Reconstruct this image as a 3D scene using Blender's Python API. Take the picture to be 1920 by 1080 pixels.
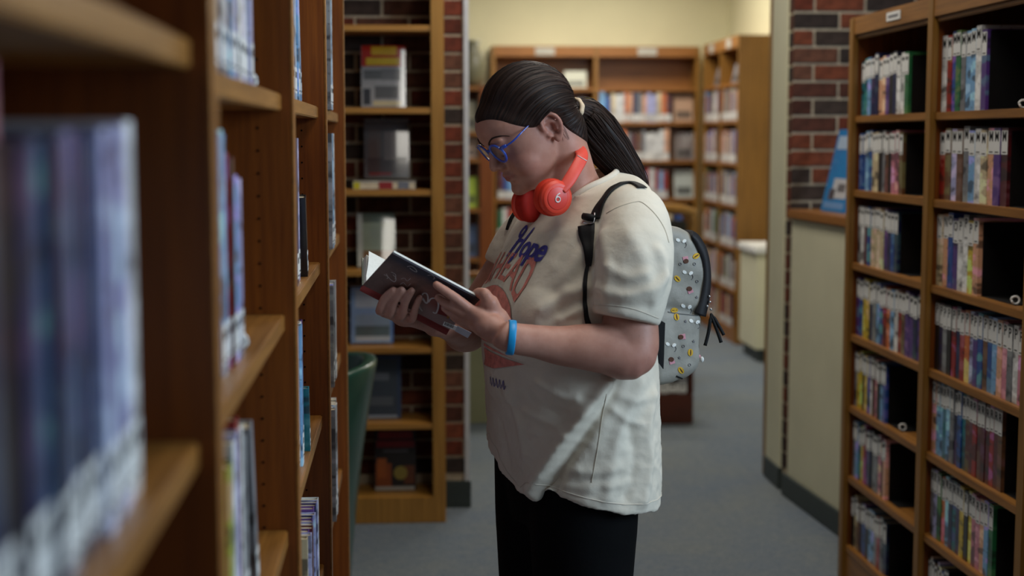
import bpy, bmesh, math, random
import numpy as np
from mathutils import Vector, Matrix
from mathutils.bvhtree import BVHTree

for _o in list(bpy.data.objects):
    bpy.data.objects.remove(_o, do_unlink=True)
SC = bpy.context.scene
COL = SC.collection
R = math.radians

# ------------------------------------------------------------------ camera
CAM_H = 1.44
PITCH = math.atan(284 / 2800)
YAW = math.atan(200 / 2800 * math.cos(PITCH))
cam_d = bpy.data.cameras.new('camera')
cam = bpy.data.objects.new('camera', cam_d)
COL.objects.link(cam)
cam.location = (0, 0, CAM_H)
cam.rotation_euler = (math.pi / 2 - PITCH, 0, -YAW)
cam_d.sensor_width = 36
cam_d.lens = 52.5
cam_d.clip_start = 0.02
cam_d.dof.use_dof = True
cam_d.dof.focus_distance = 2.90
cam_d.dof.aperture_fstop = 2.8
SC.camera = cam

# ------------------------------------------------------------------ world, light, exposure
world = bpy.data.worlds.new('world')
SC.world = world
world.use_nodes = True
world.node_tree.nodes['Background'].inputs[0].default_value = (0.80, 0.90, 1.0, 1)
world.node_tree.nodes['Background'].inputs[1].default_value = 0.07

def area(name, loc, target, sx, sy, power, col):
    d = bpy.data.lights.new(name, 'AREA')
    d.shape = 'RECTANGLE'; d.size = sx; d.size_y = sy
    d.energy = power; d.color = col
    o = bpy.data.objects.new(name, d)
    COL.objects.link(o)
    o.location = loc
    o.rotation_euler = (Vector(target) - Vector(loc)).to_track_quat('-Z', 'Y').to_euler()
    return o

# assumed daylight from the right, beside the camera: bare area light, no window
area('assumed_daylight', (3.0, 1.2, 2.1), (-0.1, 2.3, 1.2), 1.4, 1.5, 85, (0.64, 0.82, 1.0))
# assumed ceiling fixtures: unseen area lights supplying the overhead light
area('assumed_ceiling_lamp', (0.75, 2.55, 2.86), (0.75, 2.55, 0), 0.6, 1.2, 17, (1.0, 0.94, 0.84))
area('assumed_ceiling_lamp', (0.75, 5.0, 2.86), (0.75, 5.0, 0), 0.6, 1.2, 26, (1.0, 0.93, 0.82))
area('assumed_ceiling_lamp', (1.30, 8.2, 2.86), (1.30, 8.2, 0), 1.2, 0.6, 40, (1.0, 0.95, 0.86))
area('assumed_ceiling_lamp', (1.30, 10.4, 2.86), (1.30, 10.4, 0), 1.2, 0.6, 48, (1.0, 0.95, 0.86))

SC.view_settings.view_transform = 'Standard'
SC.view_settings.look = 'None'
SC.view_settings.gamma = 1.0
SC.view_settings.use_curve_mapping = False
SC.view_settings.exposure = 0.0

# ------------------------------------------------------------------ helpers
_c = math.cos(PITCH); _s = math.sin(PITCH); _cy = math.cos(YAW); _sy = math.sin(YAW)
C_RIGHT = Vector((_cy, -_sy, 0)); C_UP = Vector((_sy * _s, _cy * _s, _c)); C_FWD = Vector((_sy * _c, _cy * _c, -_s))
CAM_P = Vector((0, 0, CAM_H))
def ray(px, py):
    return (C_RIGHT * ((px - 960) / 2800) + C_UP * ((540 - py) / 2800) + C_FWD)
def at(px, py, Y):
    d = ray(px, py)
    return CAM_P + d * (Y / d.y)
def on_plane(px, py, p0, n):
    d = ray(px, py)
    return CAM_P + d * ((p0 - CAM_P).dot(n) / d.dot(n))

def lin(c):
    def f(v):
        v /= 255.0
        return v / 12.92 if v <= 0.04045 else ((v + 0.055) / 1.055) ** 2.4
    return (f(c[0]), f(c[1]), f(c[2]), 1.0)

def tag(o, label=None, cat=None, group=None, kind=None):
    if label: o['label'] = label
    if cat: o['category'] = cat
    if group: o['group'] = group
    if kind: o['kind'] = kind
    return o

def empty(name, loc=(0, 0, 0), rz=0.0):
    o = bpy.data.objects.new(name, None)
    o.empty_display_size = 0.05
    COL.objects.link(o)
    o.location = loc; o.rotation_euler = (0, 0, rz)
    return o

def link_mesh(name, me, material=None, parent=None, smooth=False):
    o = bpy.data.objects.new(name, me)
    COL.objects.link(o)
    if material is not None and not me.materials:
        me.materials.append(material)
    if parent is not None:
        o.parent = parent
    if smooth:
        me.polygons.foreach_set('use_smooth', [True] * len(me.polygons))
    return o

class MB:
    def __init__(s):
        s.v = []; s.f = []
    def add(s, vs, fs):
        b = len(s.v)
        s.v.extend([tuple(v) for v in vs]); s.f.extend([tuple(b + i for i in f) for f in fs])
        return s
    def box(s, x0, x1, y0, y1, z0, z1):
        return s.add([(x0, y0, z0), (x1, y0, z0), (x1, y1, z0), (x0, y1, z0), (x0, y0, z1), (x1, y0, z1), (x1, y1, z1), (x0, y1, z1)],
                     [(0, 3, 2, 1), (4, 5, 6, 7), (0, 1, 5, 4), (1, 2, 6, 5), (2, 3, 7, 6), (3, 0, 4, 7)])
    def loft(s, rings, cap=True, closed=True):
        n = len(rings[0]); vs = [p for r in rings for p in r]; fs = []
        for i in range(len(rings) - 1):
            for j in range(n if closed else n - 1):
                k = (j + 1) % n
                fs.append((i * n + j, i * n + k, (i + 1) * n + k, (i + 1) * n + j))
        if cap and closed:
            fs.append(tuple(range(n - 1, -1, -1)))
            fs.append(tuple((len(rings) - 1) * n + j for j in range(n)))
        return s.add(vs, fs)
    def tube(s, pts, rad, n=10, flat=1.0, up=None, cap=True):
        pts = [Vector(p) for p in pts]
        if not hasattr(rad, '__len__'): rad = [rad] * len(pts)
        rings = []; prev = None
        for i, p in enumerate(pts):
            t = (pts[min(i + 1, len(pts) - 1)] - pts[max(i - 1, 0)]).normalized()
            if prev is None:
                u = Vector(up) if up is not None else (Vector((0, 0, 1)) if abs(t.z) < 0.9 else Vector((1, 0, 0)))
            else:
                u = prev
            u = (u - t * u.dot(t)).normalized(); w = t.cross(u); prev = u
            rings.append([p + (u * math.cos(a) + w * math.sin(a) * flat) * rad[i] for a in [2 * math.pi * k / n for k in range(n)]])
        return s.loft(rings, cap)
    def ball(s, c, rx, ry=None, rz=None, M=None, nu=20, nv=12):
        ry = rx if ry is None else ry; rz = rx if rz is None else rz
        c = Vector(c); rings = []
        vs = []; fs = []
        for i in range(1, nv):
            th = math.pi * i / nv
            for j in range(nu):
                ph = 2 * math.pi * j / nu
                p = Vector((rx * math.sin(th) * math.cos(ph), ry * math.sin(th) * math.sin(ph), -rz * math.cos(th)))
                vs.append(c + (M @ p if M is not None else p))
        for i in range(nv - 2):
            for j in range(nu):
                k = (j + 1) % nu
                fs.append((i * nu + j, i * nu + k, (i + 1) * nu + k, (i + 1) * nu + j))
        pb = Vector((0, 0, -rz)); pt = Vector((0, 0, rz))
        vs.append(c + (M @ pb if M is not None else pb)); vs.append(c + (M @ pt if M is not None else pt))
        nb = (nv - 1) * nu
        for j in range(nu):
            k = (j + 1) % nu
            fs.append((nb, k, j)); fs.append((nb + 1, (nv - 2) * nu + j, (nv - 2) * nu + k))
        return s.add(vs, fs)
    def mesh(s, name='mesh'):
        me = bpy.data.meshes.new(name)
        me.from_pydata([tuple(v) for v in s.v], [], s.f)
        me.update()
        return me
    def build(s, name, material, parent=None, smooth=False, bevel=0.0, seg=2):
        me = s.mesh(name)
        if bevel > 0:
            bm = bmesh.new(); bm.from_mesh(me)
            ed = [e for e in bm.edges if len(e.link_faces) == 2 and e.calc_face_angle(0) > 0.6]
            bmesh.ops.bevel(bm, geom=ed, offset=bevel, segments=seg, affect='EDGES', clamp_overlap=True)
            bm.to_mesh(me); bm.free()
        return link_mesh(name, me, material, parent, smooth)

def catmull(pts, n=8):
    pts = [Vector(p) for p in pts]; out = []
    for i in range(len(pts) - 1):
        p0 = pts[max(i - 1, 0)]; p1 = pts[i]; p2 = pts[i + 1]; p3 = pts[min(i + 2, len(pts) - 1)]
        for k in range(n):
            t = k / n
            out.append(0.5 * ((2 * p1) + (p2 - p0) * t + (2 * p0 - 5 * p1 + 4 * p2 - p3) * t * t + (3 * p1 - p0 - 3 * p2 + p3) * t ** 3))
    out.append(pts[-1])
    return out

# ------------------------------------------------------------------ materials
def new_mat(name):
    m = bpy.data.materials.new(name); m.use_nodes = True
    nt = m.node_tree; b = nt.nodes['Principled BSDF']
    return m, nt, b
def N(nt, kind, **kw):
    n = nt.nodes.new(kind)
    for k, v in kw.items():
        setattr(n, k, v)
    return n
def mix_rgb(nt, fac, a, b, mode='MIX'):
    n = nt.nodes.new('ShaderNodeMix'); n.data_type = 'RGBA'; n.blend_type = mode
    for sock, val in ((n.inputs[0], fac), (n.inputs[6], a), (n.inputs[7], b)):
        if hasattr(val, 'is_linked') or hasattr(val, 'links'):
            nt.links.new(val, sock)
        else:
            sock.default_value = val
    return n.outputs[2]
def noise(nt, scale, detail=4, rough=0.55, vec=None, mapscale=None, coord='Object'):
    n = N(nt, 'ShaderNodeTexNoise'); n.inputs['Scale'].default_value = scale
    n.inputs['Detail'].default_value = detail; n.inputs['Roughness'].default_value = rough
    tc = N(nt, 'ShaderNodeTexCoord')
    src = vec if vec is not None else tc.outputs[coord]
    if mapscale is not None:
        mp = N(nt, 'ShaderNodeMapping'); mp.inputs['Scale'].default_value = mapscale
        nt.links.new(src, mp.inputs[0]); src = mp.outputs[0]
    nt.links.new(src, n.inputs['Vector'])
    return n.outputs['Fac']
def ramp(nt, fac, stops):
    r = N(nt, 'ShaderNodeValToRGB'); e = r.color_ramp.elements
    while len(e) < len(stops): e.new(0.5)
    for i, (p, c) in enumerate(stops):
        e[i].position = p; e[i].color = c
    nt.links.new(fac, r.inputs[0])
    return r.outputs[0]
def bump(nt, b, height, strength=0.3, dist=0.002):
    n = N(nt, 'ShaderNodeBump'); n.inputs['Strength'].default_value = strength; n.inputs['Distance'].default_value = dist
    nt.links.new(height, n.inputs['Height']); nt.links.new(n.outputs[0], b.inputs['Normal'])
def plain(name, col, rough=0.5, spec=0.5, var=0.08, vscale=30, metal=0.0, coat=0.0, bmp=0.0):
    m, nt, b = new_mat(name)
    c = lin(col)
    f = noise(nt, vscale)
    d = tuple(max(0, x * (1 - var * 1.6)) for x in c[:3]) + (1,); l = tuple(min(1, x * (1 + var * 1.6)) for x in c[:3]) + (1,)
    nt.links.new(ramp(nt, f, [(0.3, d), (0.7, l)]), b.inputs['Base Color'])
    b.inputs['Roughness'].default_value = rough; b.inputs['Metallic'].default_value = metal
    b.inputs['Specular IOR Level'].default_value = spec; b.inputs['Coat Weight'].default_value = coat
    if bmp: bump(nt, b, f, bmp, 0.003)
    return m
def wood(name, dark, light, grain, rough=0.42, coat=0.0):
    m, nt, b = new_mat(name)
    f = noise(nt, 1.0, 6, 0.62, mapscale=grain)
    f2 = noise(nt, 3.0, 3, 0.5)
    col = ramp(nt, f, [(0.32, lin(dark)), (0.68, lin(light))])
    col = mix_rgb(nt, 0.22, col, ramp(nt, f2, [(0.3, lin(dark)), (0.75, lin(light))]))
    nt.links.new(col, b.inputs['Base Color'])
    b.inputs['Roughness'].default_value = rough; b.inputs['Coat Weight'].default_value = coat
    bump(nt, b, f, 0.12, 0.001)
    return m

M = {}
M['wood_z'] = wood('oak_upright', (102, 48, 8), (142, 76, 18), (90, 90, 4))
M['wood_y'] = wood('oak_shelf_lengthwise', (112, 70, 22), (160, 108, 46), (90, 4, 90))
M['wood_x'] = wood('oak_shelf_crosswise', (118, 72, 24), (160, 104, 42), (4, 90, 90))
M['wood_stile'] = wood('pale_oak_stile', (110, 74, 24), (154, 108, 42), (80, 80, 3))
M['wood_dx'] = wood('light_oak_shelf', (150, 102, 42), (196, 140, 66), (4, 90, 90))
M['wood_dz'] = wood('light_oak_post', (142, 98, 38), (186, 134, 60), (80, 80, 3))
M['wood_red'] = wood('red_brown_wood', (58, 22, 8), (92, 38, 16), (5, 70, 70))
M['mortar'] = plain('mortar', (182, 166, 142), 0.95, 0.1, 0.12, 60, bmp=0.4)
M['cream'] = plain('cream_paint', (206, 202, 174), 0.6, 0.3, 0.03, 4)
M['yellow_wall'] = plain('pale_yellow_paint', (214, 207, 170), 0.75, 0.2, 0.03, 2)
M['olive'] = plain('olive_laminate', (128, 128, 98), 0.6, 0.3, 0.05, 4)
M['white_trim'] = plain('white_metal_trim', (190, 192, 196), 0.45, 0.5, 0.05, 20)
M['base'] = plain('dark_vinyl_base', (52, 60, 58), 0.5, 0.4, 0.06, 20)
M['ceiling'] = plain('ceiling_tile', (210, 208, 200), 0.9, 0.1, 0.04, 40)
M['white'] = plain('white_plastic', (225, 225, 222), 0.4, 0.5, 0.03, 20)
M['black'] = plain('black_plastic', (12, 12, 13), 0.45, 0.4, 0.1, 40)
M['paper'] = plain('book_pages', (214, 202, 176), 0.85, 0.1, 0.1, 120)
M['far_label'] = plain('faded_label', (172, 168, 156), 0.6, 0.3, 0.03, 20)
M['lettering'] = plain('black_ink', (14, 14, 16), 0.7, 0.2, 0.0, 20)
M['chrome'] = plain('steel', (190, 190, 192), 0.25, 0.5, 0.03, 30, metal=1.0)
M['hole'] = plain('pin_hole', (16, 9, 5), 0.9, 0.1, 0.0, 20)

def carpet():
    m, nt, b = new_mat('blue_grey_carpet')
    f = noise(nt, 120, 3, 0.7); g = noise(nt, 2.2, 3, 0.6); h = noise(nt, 30, 4, 0.75)
    col = ramp(nt, f, [(0.3, lin((66, 82, 100))), (0.7, lin((126, 138, 150)))])
    col = mix_rgb(nt, 0.35, col, ramp(nt, h, [(0.3, lin((64, 76, 92))), (0.7, lin((146, 144, 132)))]))
    col = mix_rgb(nt, 0.25, col, ramp(nt, g, [(0.35, lin((88, 100, 118))), (0.65, lin((122, 122, 110)))]))
    nt.links.new(col, b.inputs['Base Color']); b.inputs['Roughness'].default_value = 0.95
    b.inputs['Specular IOR Level'].default_value = 0.1
    bump(nt, b, f, 0.6, 0.004)
    return m
M['carpet'] = carpet()

def brick_mat():
    m, nt, b = new_mat('fired_brick')
    oi = N(nt, 'ShaderNodeObjectInfo')
    f = noise(nt, 22, 5, 0.65)
    dk = mix_rgb(nt, 0.55, oi.outputs['Color'], (0.008, 0.006, 0.005, 1))
    col = mix_rgb(nt, ramp(nt, f, [(0.35, (0, 0, 0, 1)), (0.6, (1, 1, 1, 1))]), dk, oi.outputs['Color'])
    nt.links.new(col, b.inputs['Base Color']); b.inputs['Roughness'].default_value = 0.85
    b.inputs['Specular IOR Level'].default_value = 0.2
    bump(nt, b, noise(nt, 90, 5, 0.7), 0.5, 0.003)
    return m
M['brick'] = brick_mat()

def cover_mat(name, rough=0.3, coat=0.3):
    # colour comes from the object; print blotches and bands vary by object
    m, nt, b = new_mat(name)
    oi = N(nt, 'ShaderNodeObjectInfo'); tc = N(nt, 'ShaderNodeTexCoord')
    off = N(nt, 'ShaderNodeVectorMath', operation='SCALE'); 
    cmb = N(nt, 'ShaderNodeCombineXYZ')
    for i in range(3): nt.links.new(oi.outputs['Random'], cmb.inputs[i])
    nt.links.new(cmb.outputs[0], off.inputs[0]); off.inputs['Scale'].default_value = 37.0
    add = N(nt, 'ShaderNodeVectorMath', operation='ADD')
    nt.links.new(tc.outputs['Object'], add.inputs[0]); nt.links.new(off.outputs[0], add.inputs[1])
    band = noise(nt, 1.0, 2, 0.5, vec=add.outputs[0], mapscale=(6, 10, 26))
    fine = noise(nt, 1.0, 3, 0.6, vec=add.outputs[0], mapscale=(60, 160, 110))
    hsv = N(nt, 'ShaderNodeHueSaturation'); nt.links.new(oi.outputs['Color'], hsv.inputs['Color'])
    mr = N(nt, 'ShaderNodeMapRange'); nt.links.new(oi.outputs['Random'], mr.inputs[0]); mr.inputs[3].default_value = 0.38; mr.inputs[4].default_value = 0.62
    nt.links.new(mr.outputs[0], hsv.inputs['Hue']); hsv.inputs['Value'].default_value = 1.5; hsv.inputs['Saturation'].default_value = 0.8
    dk = mix_rgb(nt, 0.72, oi.outputs['Color'], (0.012, 0.011, 0.014, 1))
    col = mix_rgb(nt, ramp(nt, band, [(0.52, (0, 0, 0, 1)), (0.60, (1, 1, 1, 1))]), oi.outputs['Color'], hsv.outputs['Color'])
    col = mix_rgb(nt, ramp(nt, band, [(0.36, (1, 1, 1, 1)), (0.42, (0, 0, 0, 1))]), col, dk)
    col = mix_rgb(nt, ramp(nt, fine, [(0.60, (0, 0, 0, 1)), (0.66, (0.6, 0.6, 0.6, 1))]), col, dk)
    nt.links.new(col, b.inputs['Base Color']); b.inputs['Roughness'].default_value = rough
    b.inputs['Coat Weight'].default_value = coat; b.inputs['Coat Roughness'].default_value = 0.15
    return m
M['cover'] = cover_mat('printed_cover')

def solid_col(name, rough=0.5, coat=0.0):
    m, nt, b = new_mat(name)
    oi = N(nt, 'ShaderNodeObjectInfo')
    f = noise(nt, 40)
    nt.links.new(mix_rgb(nt, ramp(nt, f, [(0.3, (0, 0, 0, 1)), (0.7, (0.15, 0.15, 0.15, 1))]), oi.outputs['Color'], (0.02, 0.02, 0.02, 1)), b.inputs['Base Color'])
    b.inputs['Roughness'].default_value = rough; b.inputs['Coat Weight'].default_value = coat
    return m
M['tint'] = solid_col('tinted_print', 0.5)
M['tint_gloss'] = solid_col('tinted_gloss', 0.12, 0.6)
# ================================================================== the setting
rnd = random.Random(11)
def struct(name, mb, mat, bevel=0.0):
    o = mb.build(name, mat, None, bevel=bevel)
    o['kind'] = 'structure'
    return o

struct('floor', MB().box(-3.0, 4.5, -3.5, 12.2, -0.05, 0.0), M['carpet'])
struct('ceiling', MB().box(-3.0, 4.5, -0.2, 12.2, 2.9, 3.0), M['ceiling'])
struct('wall_back', MB().box(-0.6, 2.66, 11.76, 11.9, 0.0, 2.9), M['yellow_wall'])
struct('wall_right', MB().box(2.54, 2.66, 6.5, 11.76, 0.0, 2.9), M['yellow_wall'])

BRICK_COLS = [(112, 54, 38), (98, 48, 35), (120, 64, 44), (88, 56, 44), (66, 54, 48), (82, 48, 38), (108, 70, 54), (60, 50, 46)]
def brick_wall(name, x0, x1, yface, ydepth, z0, z1, seed, off=0.0):
    """Brick face looking to -Y: mortar core with a proud brick for every stretcher."""
    rr = random.Random(seed)
    w = struct(name, MB().box(x0, x1, yface + 0.006, yface + ydepth, 0.0, 2.9), M['mortar'])
    cache = {}
    L, Hc, jt = 0.203, 0.0677, 0.0105
    k = 0; z = z0
    while z < z1:
        x = x0 - (L / 2 if k % 2 else 0) - off
        while x < x1:
            a = max(x + jt / 2, x0 + 0.0005); b = min(x + L - jt / 2, x1 - 0.0005)
            if b - a > 0.012:
                key = round(b - a, 3)
                if key not in cache:
                    mb = MB().box(0, b - a, 0, 0.03, 0, Hc - jt)
                    me = mb.mesh('brick'); bm = bmesh.new(); bm.from_mesh(me)
                    bmesh.ops.bevel(bm, geom=bm.edges[:], offset=0.0025, segments=1, affect='EDGES')
                    bm.to_mesh(me); bm.free(); me.materials.append(M['brick']); cache[key] = me
                o = bpy.data.objects.new('brick', cache[key]); COL.objects.link(o)
                o.location = (a, yface - rr.uniform(0, 0.003), z + jt / 2); o.parent = w
                c = lin(rr.choice(BRICK_COLS)); v = rr.uniform(0.8, 1.15)
                o.color = (c[0] * v, c[1] * v, c[2] * v, 1)
            x += L
        z += Hc; k += 1
    return w
# brick wall behind the display bookcase, ending in a white corner strip
brick_wall('wall_left', -0.42, 0.222, 5.73, 0.30, 0.13, 2.0, 3, 0.07)
struct('trim_1', MB().box(0.2215, 0.2415, 5.716, 6.03, 0.10, 2.9), M['white_trim'], 0.003)
struct('baseboard_left', MB().box(0.142, 0.246, 5.705, 5.728, 0.0, 0.105), M['base'], 0.003)

# brick on the right, above the ledge
wrb = brick_wall('wall_right_brick', 1.530, 2.10, 5.86, 0.30, 0.10, 2.25, 5, 0.02)

_m = MB().box(0, .006, 0, .05, 0, .056).mesh('brick'); _m.materials.append(M['brick'])
for k in range(41):
    o = bpy.data.objects.new('brick', _m); COL.objects.link(o); o.parent = wrb
    o.location = (1.526, 5.866, .10 + .0677 * k); c = lin(rnd.choice(BRICK_COLS)); o.color = (c[0], c[1], c[2], 1)
# cream pillar at the end of the brick, with dark base
struct('wall_right_pillar', MB().box(1.545, 1.83, 5.87, 6.17, 0.0, 2.9).box(1.520, 1.56, 5.92, 6.17, 0, 2.9), M['cream'], 0.004)
struct('trim_2', MB().box(1.513, 1.54, 5.915, 6.17, 0.0, 0.09), M['base'], 0.003)
struct('trim_3', MB().box(1.518, 1.56, 6.17, 6.21, 0.0, 2.9), M['wood_stile'], 0.003)

# housings for the assumed ceiling lamps, out of view above the frame
for (x, y, sx, sy) in ((0.75, 2.55, 0.66, 1.26), (0.75, 5.0, 0.66, 1.26), (1.3, 8.2, 1.26, 0.66), (1.3, 10.4, 1.26, 0.66)):
    mb = MB()
    mb.box(-sx / 2, sx / 2, -sy / 2, -sy / 2 + 0.03, -0.04, 0); mb.box(-sx / 2, sx / 2, sy / 2 - 0.03, sy / 2, -0.04, 0)
    mb.box(-sx / 2, -sx / 2 + 0.03, -sy / 2 + 0.03, sy / 2 - 0.03, -0.04, 0); mb.box(sx / 2 - 0.03, sx / 2, -sy / 2 + 0.03, sy / 2 - 0.03, -0.04, 0)
    o = mb.build('assumed_ceiling_light_frame', M['white']); o.location = (x, y, 2.9)
    tag(o, 'assumed white rectangular ceiling light frame above the %s' % ('reader in the aisle' if y < 3 else 'brick wall' if y < 6 else 'wooden chair' if y < 9 else 'far bookcases'), 'ceiling light', 'assumed ceiling lights')
# ================================================================== books
ORD = ['first', 'second', 'third', 'fourth', 'fifth', 'sixth', 'seventh', 'eighth', 'ninth', 'tenth', 'eleventh', 'twelfth', 'thirteenth',
       'fourteenth', 'fifteenth', 'sixteenth', 'seventeenth', 'eighteenth', 'nineteenth', 'twentieth', 'twenty-first', 'twenty-second', 'twenty-third', 'twenty-fourth']
PAL = {'navy': (28, 36, 78), 'blue': (36, 78, 150), 'light blue': (122, 172, 216), 'teal': (24, 112, 122), 'green': (40, 110, 66), 'red': (150, 34, 34),
       'maroon': (84, 26, 30), 'orange': (204, 110, 56), 'yellow': (206, 178, 48), 'cream': (206, 188, 150), 'white': (212, 212, 210), 'grey': (120, 122, 126),
       'pink': (206, 128, 146), 'purple': (86, 56, 128), 'lavender': (168, 170, 212), 'brown': (104, 70, 46), 'black': (26, 25, 28), 'peach': (220, 164, 128), 'slate': (74, 92, 122), 'lime': (172, 178, 66)}
_letters = {}
def letter_mesh(ch, size):
    key = (ch, round(size, 4))
    if key not in _letters:
        cu = bpy.data.curves.new('letter', 'FONT'); cu.body = ch; cu.size = size; cu.align_x = 'CENTER'; cu.align_y = 'CENTER'
        cu.offset = size * 0.012; cu.resolution_u = 2; cu.extrude = 0.00015
        o = bpy.data.objects.new('tmp', cu); COL.objects.link(o)
        dg = bpy.context.evaluated_depsgraph_get(); dg.update()
        me = bpy.data.meshes.new_from_object(o.evaluated_get(dg))
        bpy.data.objects.remove(o, do_unlink=True); bpy.data.curves.remove(cu)
        me.materials.clear(); me.materials.append(M['lettering'])
        me.transform(Matrix(((0, 0, 1, 0), (1, 0, 0, 0), (0, 1, 0, 0), (0, 0, 0, 1))))   # text plane -> y (right), z (up), facing +x
        _letters[key] = me
    return _letters[key]

def book(pos, rz, t, h, d, colour, label, group, lean=0.0, letter=None, lab=None, name='book', parts=True, pages=True, slant=0.0):
    """spine faces local +x at x=0, thickness along y (0..t), resting on z=0"""
    root = empty(name, pos, rz)
    root.rotation_euler = (lean, 0, rz)
    c = lin(PAL[colour]) if isinstance(colour, str) else lin(colour)
    cb = 0.0018
    mb = MB()
    mb.box(-cb, 0, 0.0002, t - 0.0002, 0, h); mb.box(-d, -cb, 0.0002, cb, 0, h); mb.box(-d, -cb, t - cb, t - 0.0002, 0, h)
    o = mb.build('cover', M['cover'], root); o.color = c
    if pages:
        MB().box(-d + 0.003, -cb, cb, t - cb, 0.003, h - 0.003).build('pages', M['paper'], root)
    if lab:
        z0, z1 = lab
        w0 = 0.0012
        lb = MB().box(0.00002, 0.0005, w0, t - w0, z0, z1).build('spine_label', M['white'], root)
        if letter:
            lo = bpy.data.objects.new('letter', letter_mesh(letter, min((t - 2 * w0) * 1.15, 0.030)))
            COL.objects.link(lo); lo.parent = lb; lo.location = (0.0007, t / 2, z1 - 0.016); lo.scale = (1, 1.12, 1.15)
        else:
            MB().box(0.0005, 0.0008, t * 0.25, t * 0.75, z1 - 0.017, z1 - 0.007).build('label_print', M['lettering'], lb)
        MB().box(0.0005, 0.0008, t * 0.22, t * 0.78, z0 + 0.004, z0 + 0.0065).build('label_print', M['lettering'], lb)
    tag(root, label, 'book', group)
    return root

def bookend(pos, rz, h, d, label, group, foot=True, fy=.03):
    root = empty('bookend', pos, rz)
    MB().box(-d, -0.004, 0, 0.004, 0.0, h).build('plate', M['black'], root, bevel=0.0012)
    MB().box(-d, -0.004, 0.0, max(.09, fy + .02) if foot else .09, 0.0, 0.0015).build('base', M['black'], root)
    if foot:
        pts = [(-0.012 + 0.010 * math.cos(a), fy, 0.011 + 0.009 * math.sin(a)) for a in [math.pi * 2 * k / 14 for k in range(15)]]
        MB().tube([(p[0], p[1] + 0.0004 * i, p[2]) for i, p in enumerate(pts)], 0.0026, 8).build('wire_foot', M['white'], root, smooth=True)
    return tag(root, label, 'bookend', group)

# ================================================================== bookcases
LX = -0.158                                   # front plane of the left bookcase
LB = [0.35, 1.245, 2.14, 3.04, 3.94]          # near faces of its uprights
S_L = [1.50, 1.187, 0.872, 0.56, 0.25]        # shelf tops
lc = empty('bookcase', (LX - 0.15, 0.35, 0))
tag(lc, 'long brown oak bookcase running along the left side of the aisle', 'bookcase')
def part(mb, name, mat, root, bevel=0.0):
    # mesh given in world coordinates, stored relative to its thing
    l = root.location
    for i, v in enumerate(mb.v): mb.v[i] = (v[0] - l.x, v[1] - l.y, v[2] - l.z)
    return mb.build(name, mat, root, bevel=bevel)
UPT = 0.042
for yb in LB:
    up = part(MB().box(LX - 0.28, LX - 0.003, yb, yb + UPT, 0, 2.13), 'upright', M['wood_z'], lc, 0.001)
    part(MB().box(LX - 0.003, LX, yb, yb + UPT, 0, 2.13), 'lit_front_edge', M['wood_x'], lc)  # front edge in paler oak, painting in the light it catches
    if yb in (2.14, 3.04):
        for k in range(40):
            z = 0.30 + 0.032 * k * 1.0
            hm = MB().tube([(LX - 0.05, yb - 0.0006, z), (LX - 0.05, yb + 0.002, z)], 0.0019, 8)
            h = part(hm, 'pin_hole', M['hole'], lc); 
part(MB().box(LX - 0.292, LX - 0.28, 0.35, 3.94 + UPT, 0, 2.13), 'back_panel', M['wood_z'], lc)
part(MB().box(LX - 0.28, LX - 0.01, 0.35 + UPT, 3.94, 2.106, 2.13), 'top_board', M['wood_y'], lc)
for i in range(4):
    a, b = LB[i] + UPT, LB[i + 1]
    for z in ([1.519] if i == 0 else [1.50]) + S_L[1:] + [1.832]:
        part(MB().box(LX - 0.279, LX - 0.016, a + 0.001, b - 0.001, z - 0.024, z), 'shelf', M['wood_y'], lc, 0.002)

rb = random.Random(5)
def left_row(bay, shelf, specs, y0, z, d=0.2, gap=0.0008, inset=0.03):
    y = y0
    for k, (colr, t, h) in enumerate(specs):
        lbl = '%s book, %s from the camera on %s shelf, %s bay of left bookcase' % (colr, ORD[k], shelf, bay)
        book((LX - inset - rb.uniform(0, 0.006) - (.010 if colr == 'pink' else 0), y, z), 0, t, h, d, colr, lbl, 'books in the left bookcase', lab=(0.012, 0.055))
        y += t + gap
    return y
# spec rows: near bay (very close to the lens), then further bays, whose pale blues paint in cool daylight sheen
left_row('nearest', 'eye-level', [('black', .03, .255), ('navy', .034, .252), ('black', .026, .25), ('pink', .022, .290), ('navy', .028, .25), ('slate', .024, .252), ('navy', .026, .25), ('slate', .022, .254),
          ('slate', .030, .256), ('navy', .026, .254), ('slate', .018, .255), ('lavender', .026, .258), ('navy', .020, .256), ('lavender', .026, .260), ('lavender', .024, .26),
          ('white', .03, .264)], 0.52 + 0.127, 1.1872)
left_row('nearest', 'third', [('navy', .03, .22), ('grey', .03, .24), ('teal', .026, .21), ('blue', .03, .24), ('navy', .026, .23)], 0.66, 0.8722)
ye = left_row('second', 'top visible', [('grey', .03, .28), ('lavender', .03, .285),
          ('white', .034, .28), ('lavender', .03, .28), ('light blue', .03, .285), ('lavender', .034, .28), ('navy', .03, .28), ('white', .03, .284), ('lavender', .03, .28), ('lavender', .034, .285), ('white', .03, .282), ('lavender', .03, .28)], 1.53, 1.5002)
bookend((LX - 0.03, ye, 1.5002), 0, 0.19, 0.14, 'white-footed bookend on upper shelf of the second bay, left bookcase', 'bookends in the left bookcase')
ye = left_row('second', 'eye-level', [('cream', .03, .205), ('peach', .03, .20), ('grey', .028, .21), ('navy', .028, .255), ('light blue', .034, .265), ('light blue', .034, .26), ('light blue', .03, .255), ('red', .022, .235), ('maroon', .02, .23), ('light blue', .034, .21), ('lavender', .03, .205)], 1.412, 1.1872)
bookend((LX - 0.03, ye + .006, 1.1872), 0, 0.17, 0.14, 'white-footed bookend on eye-level shelf of the second bay, left bookcase', 'bookends in the left bookcase')
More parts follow.
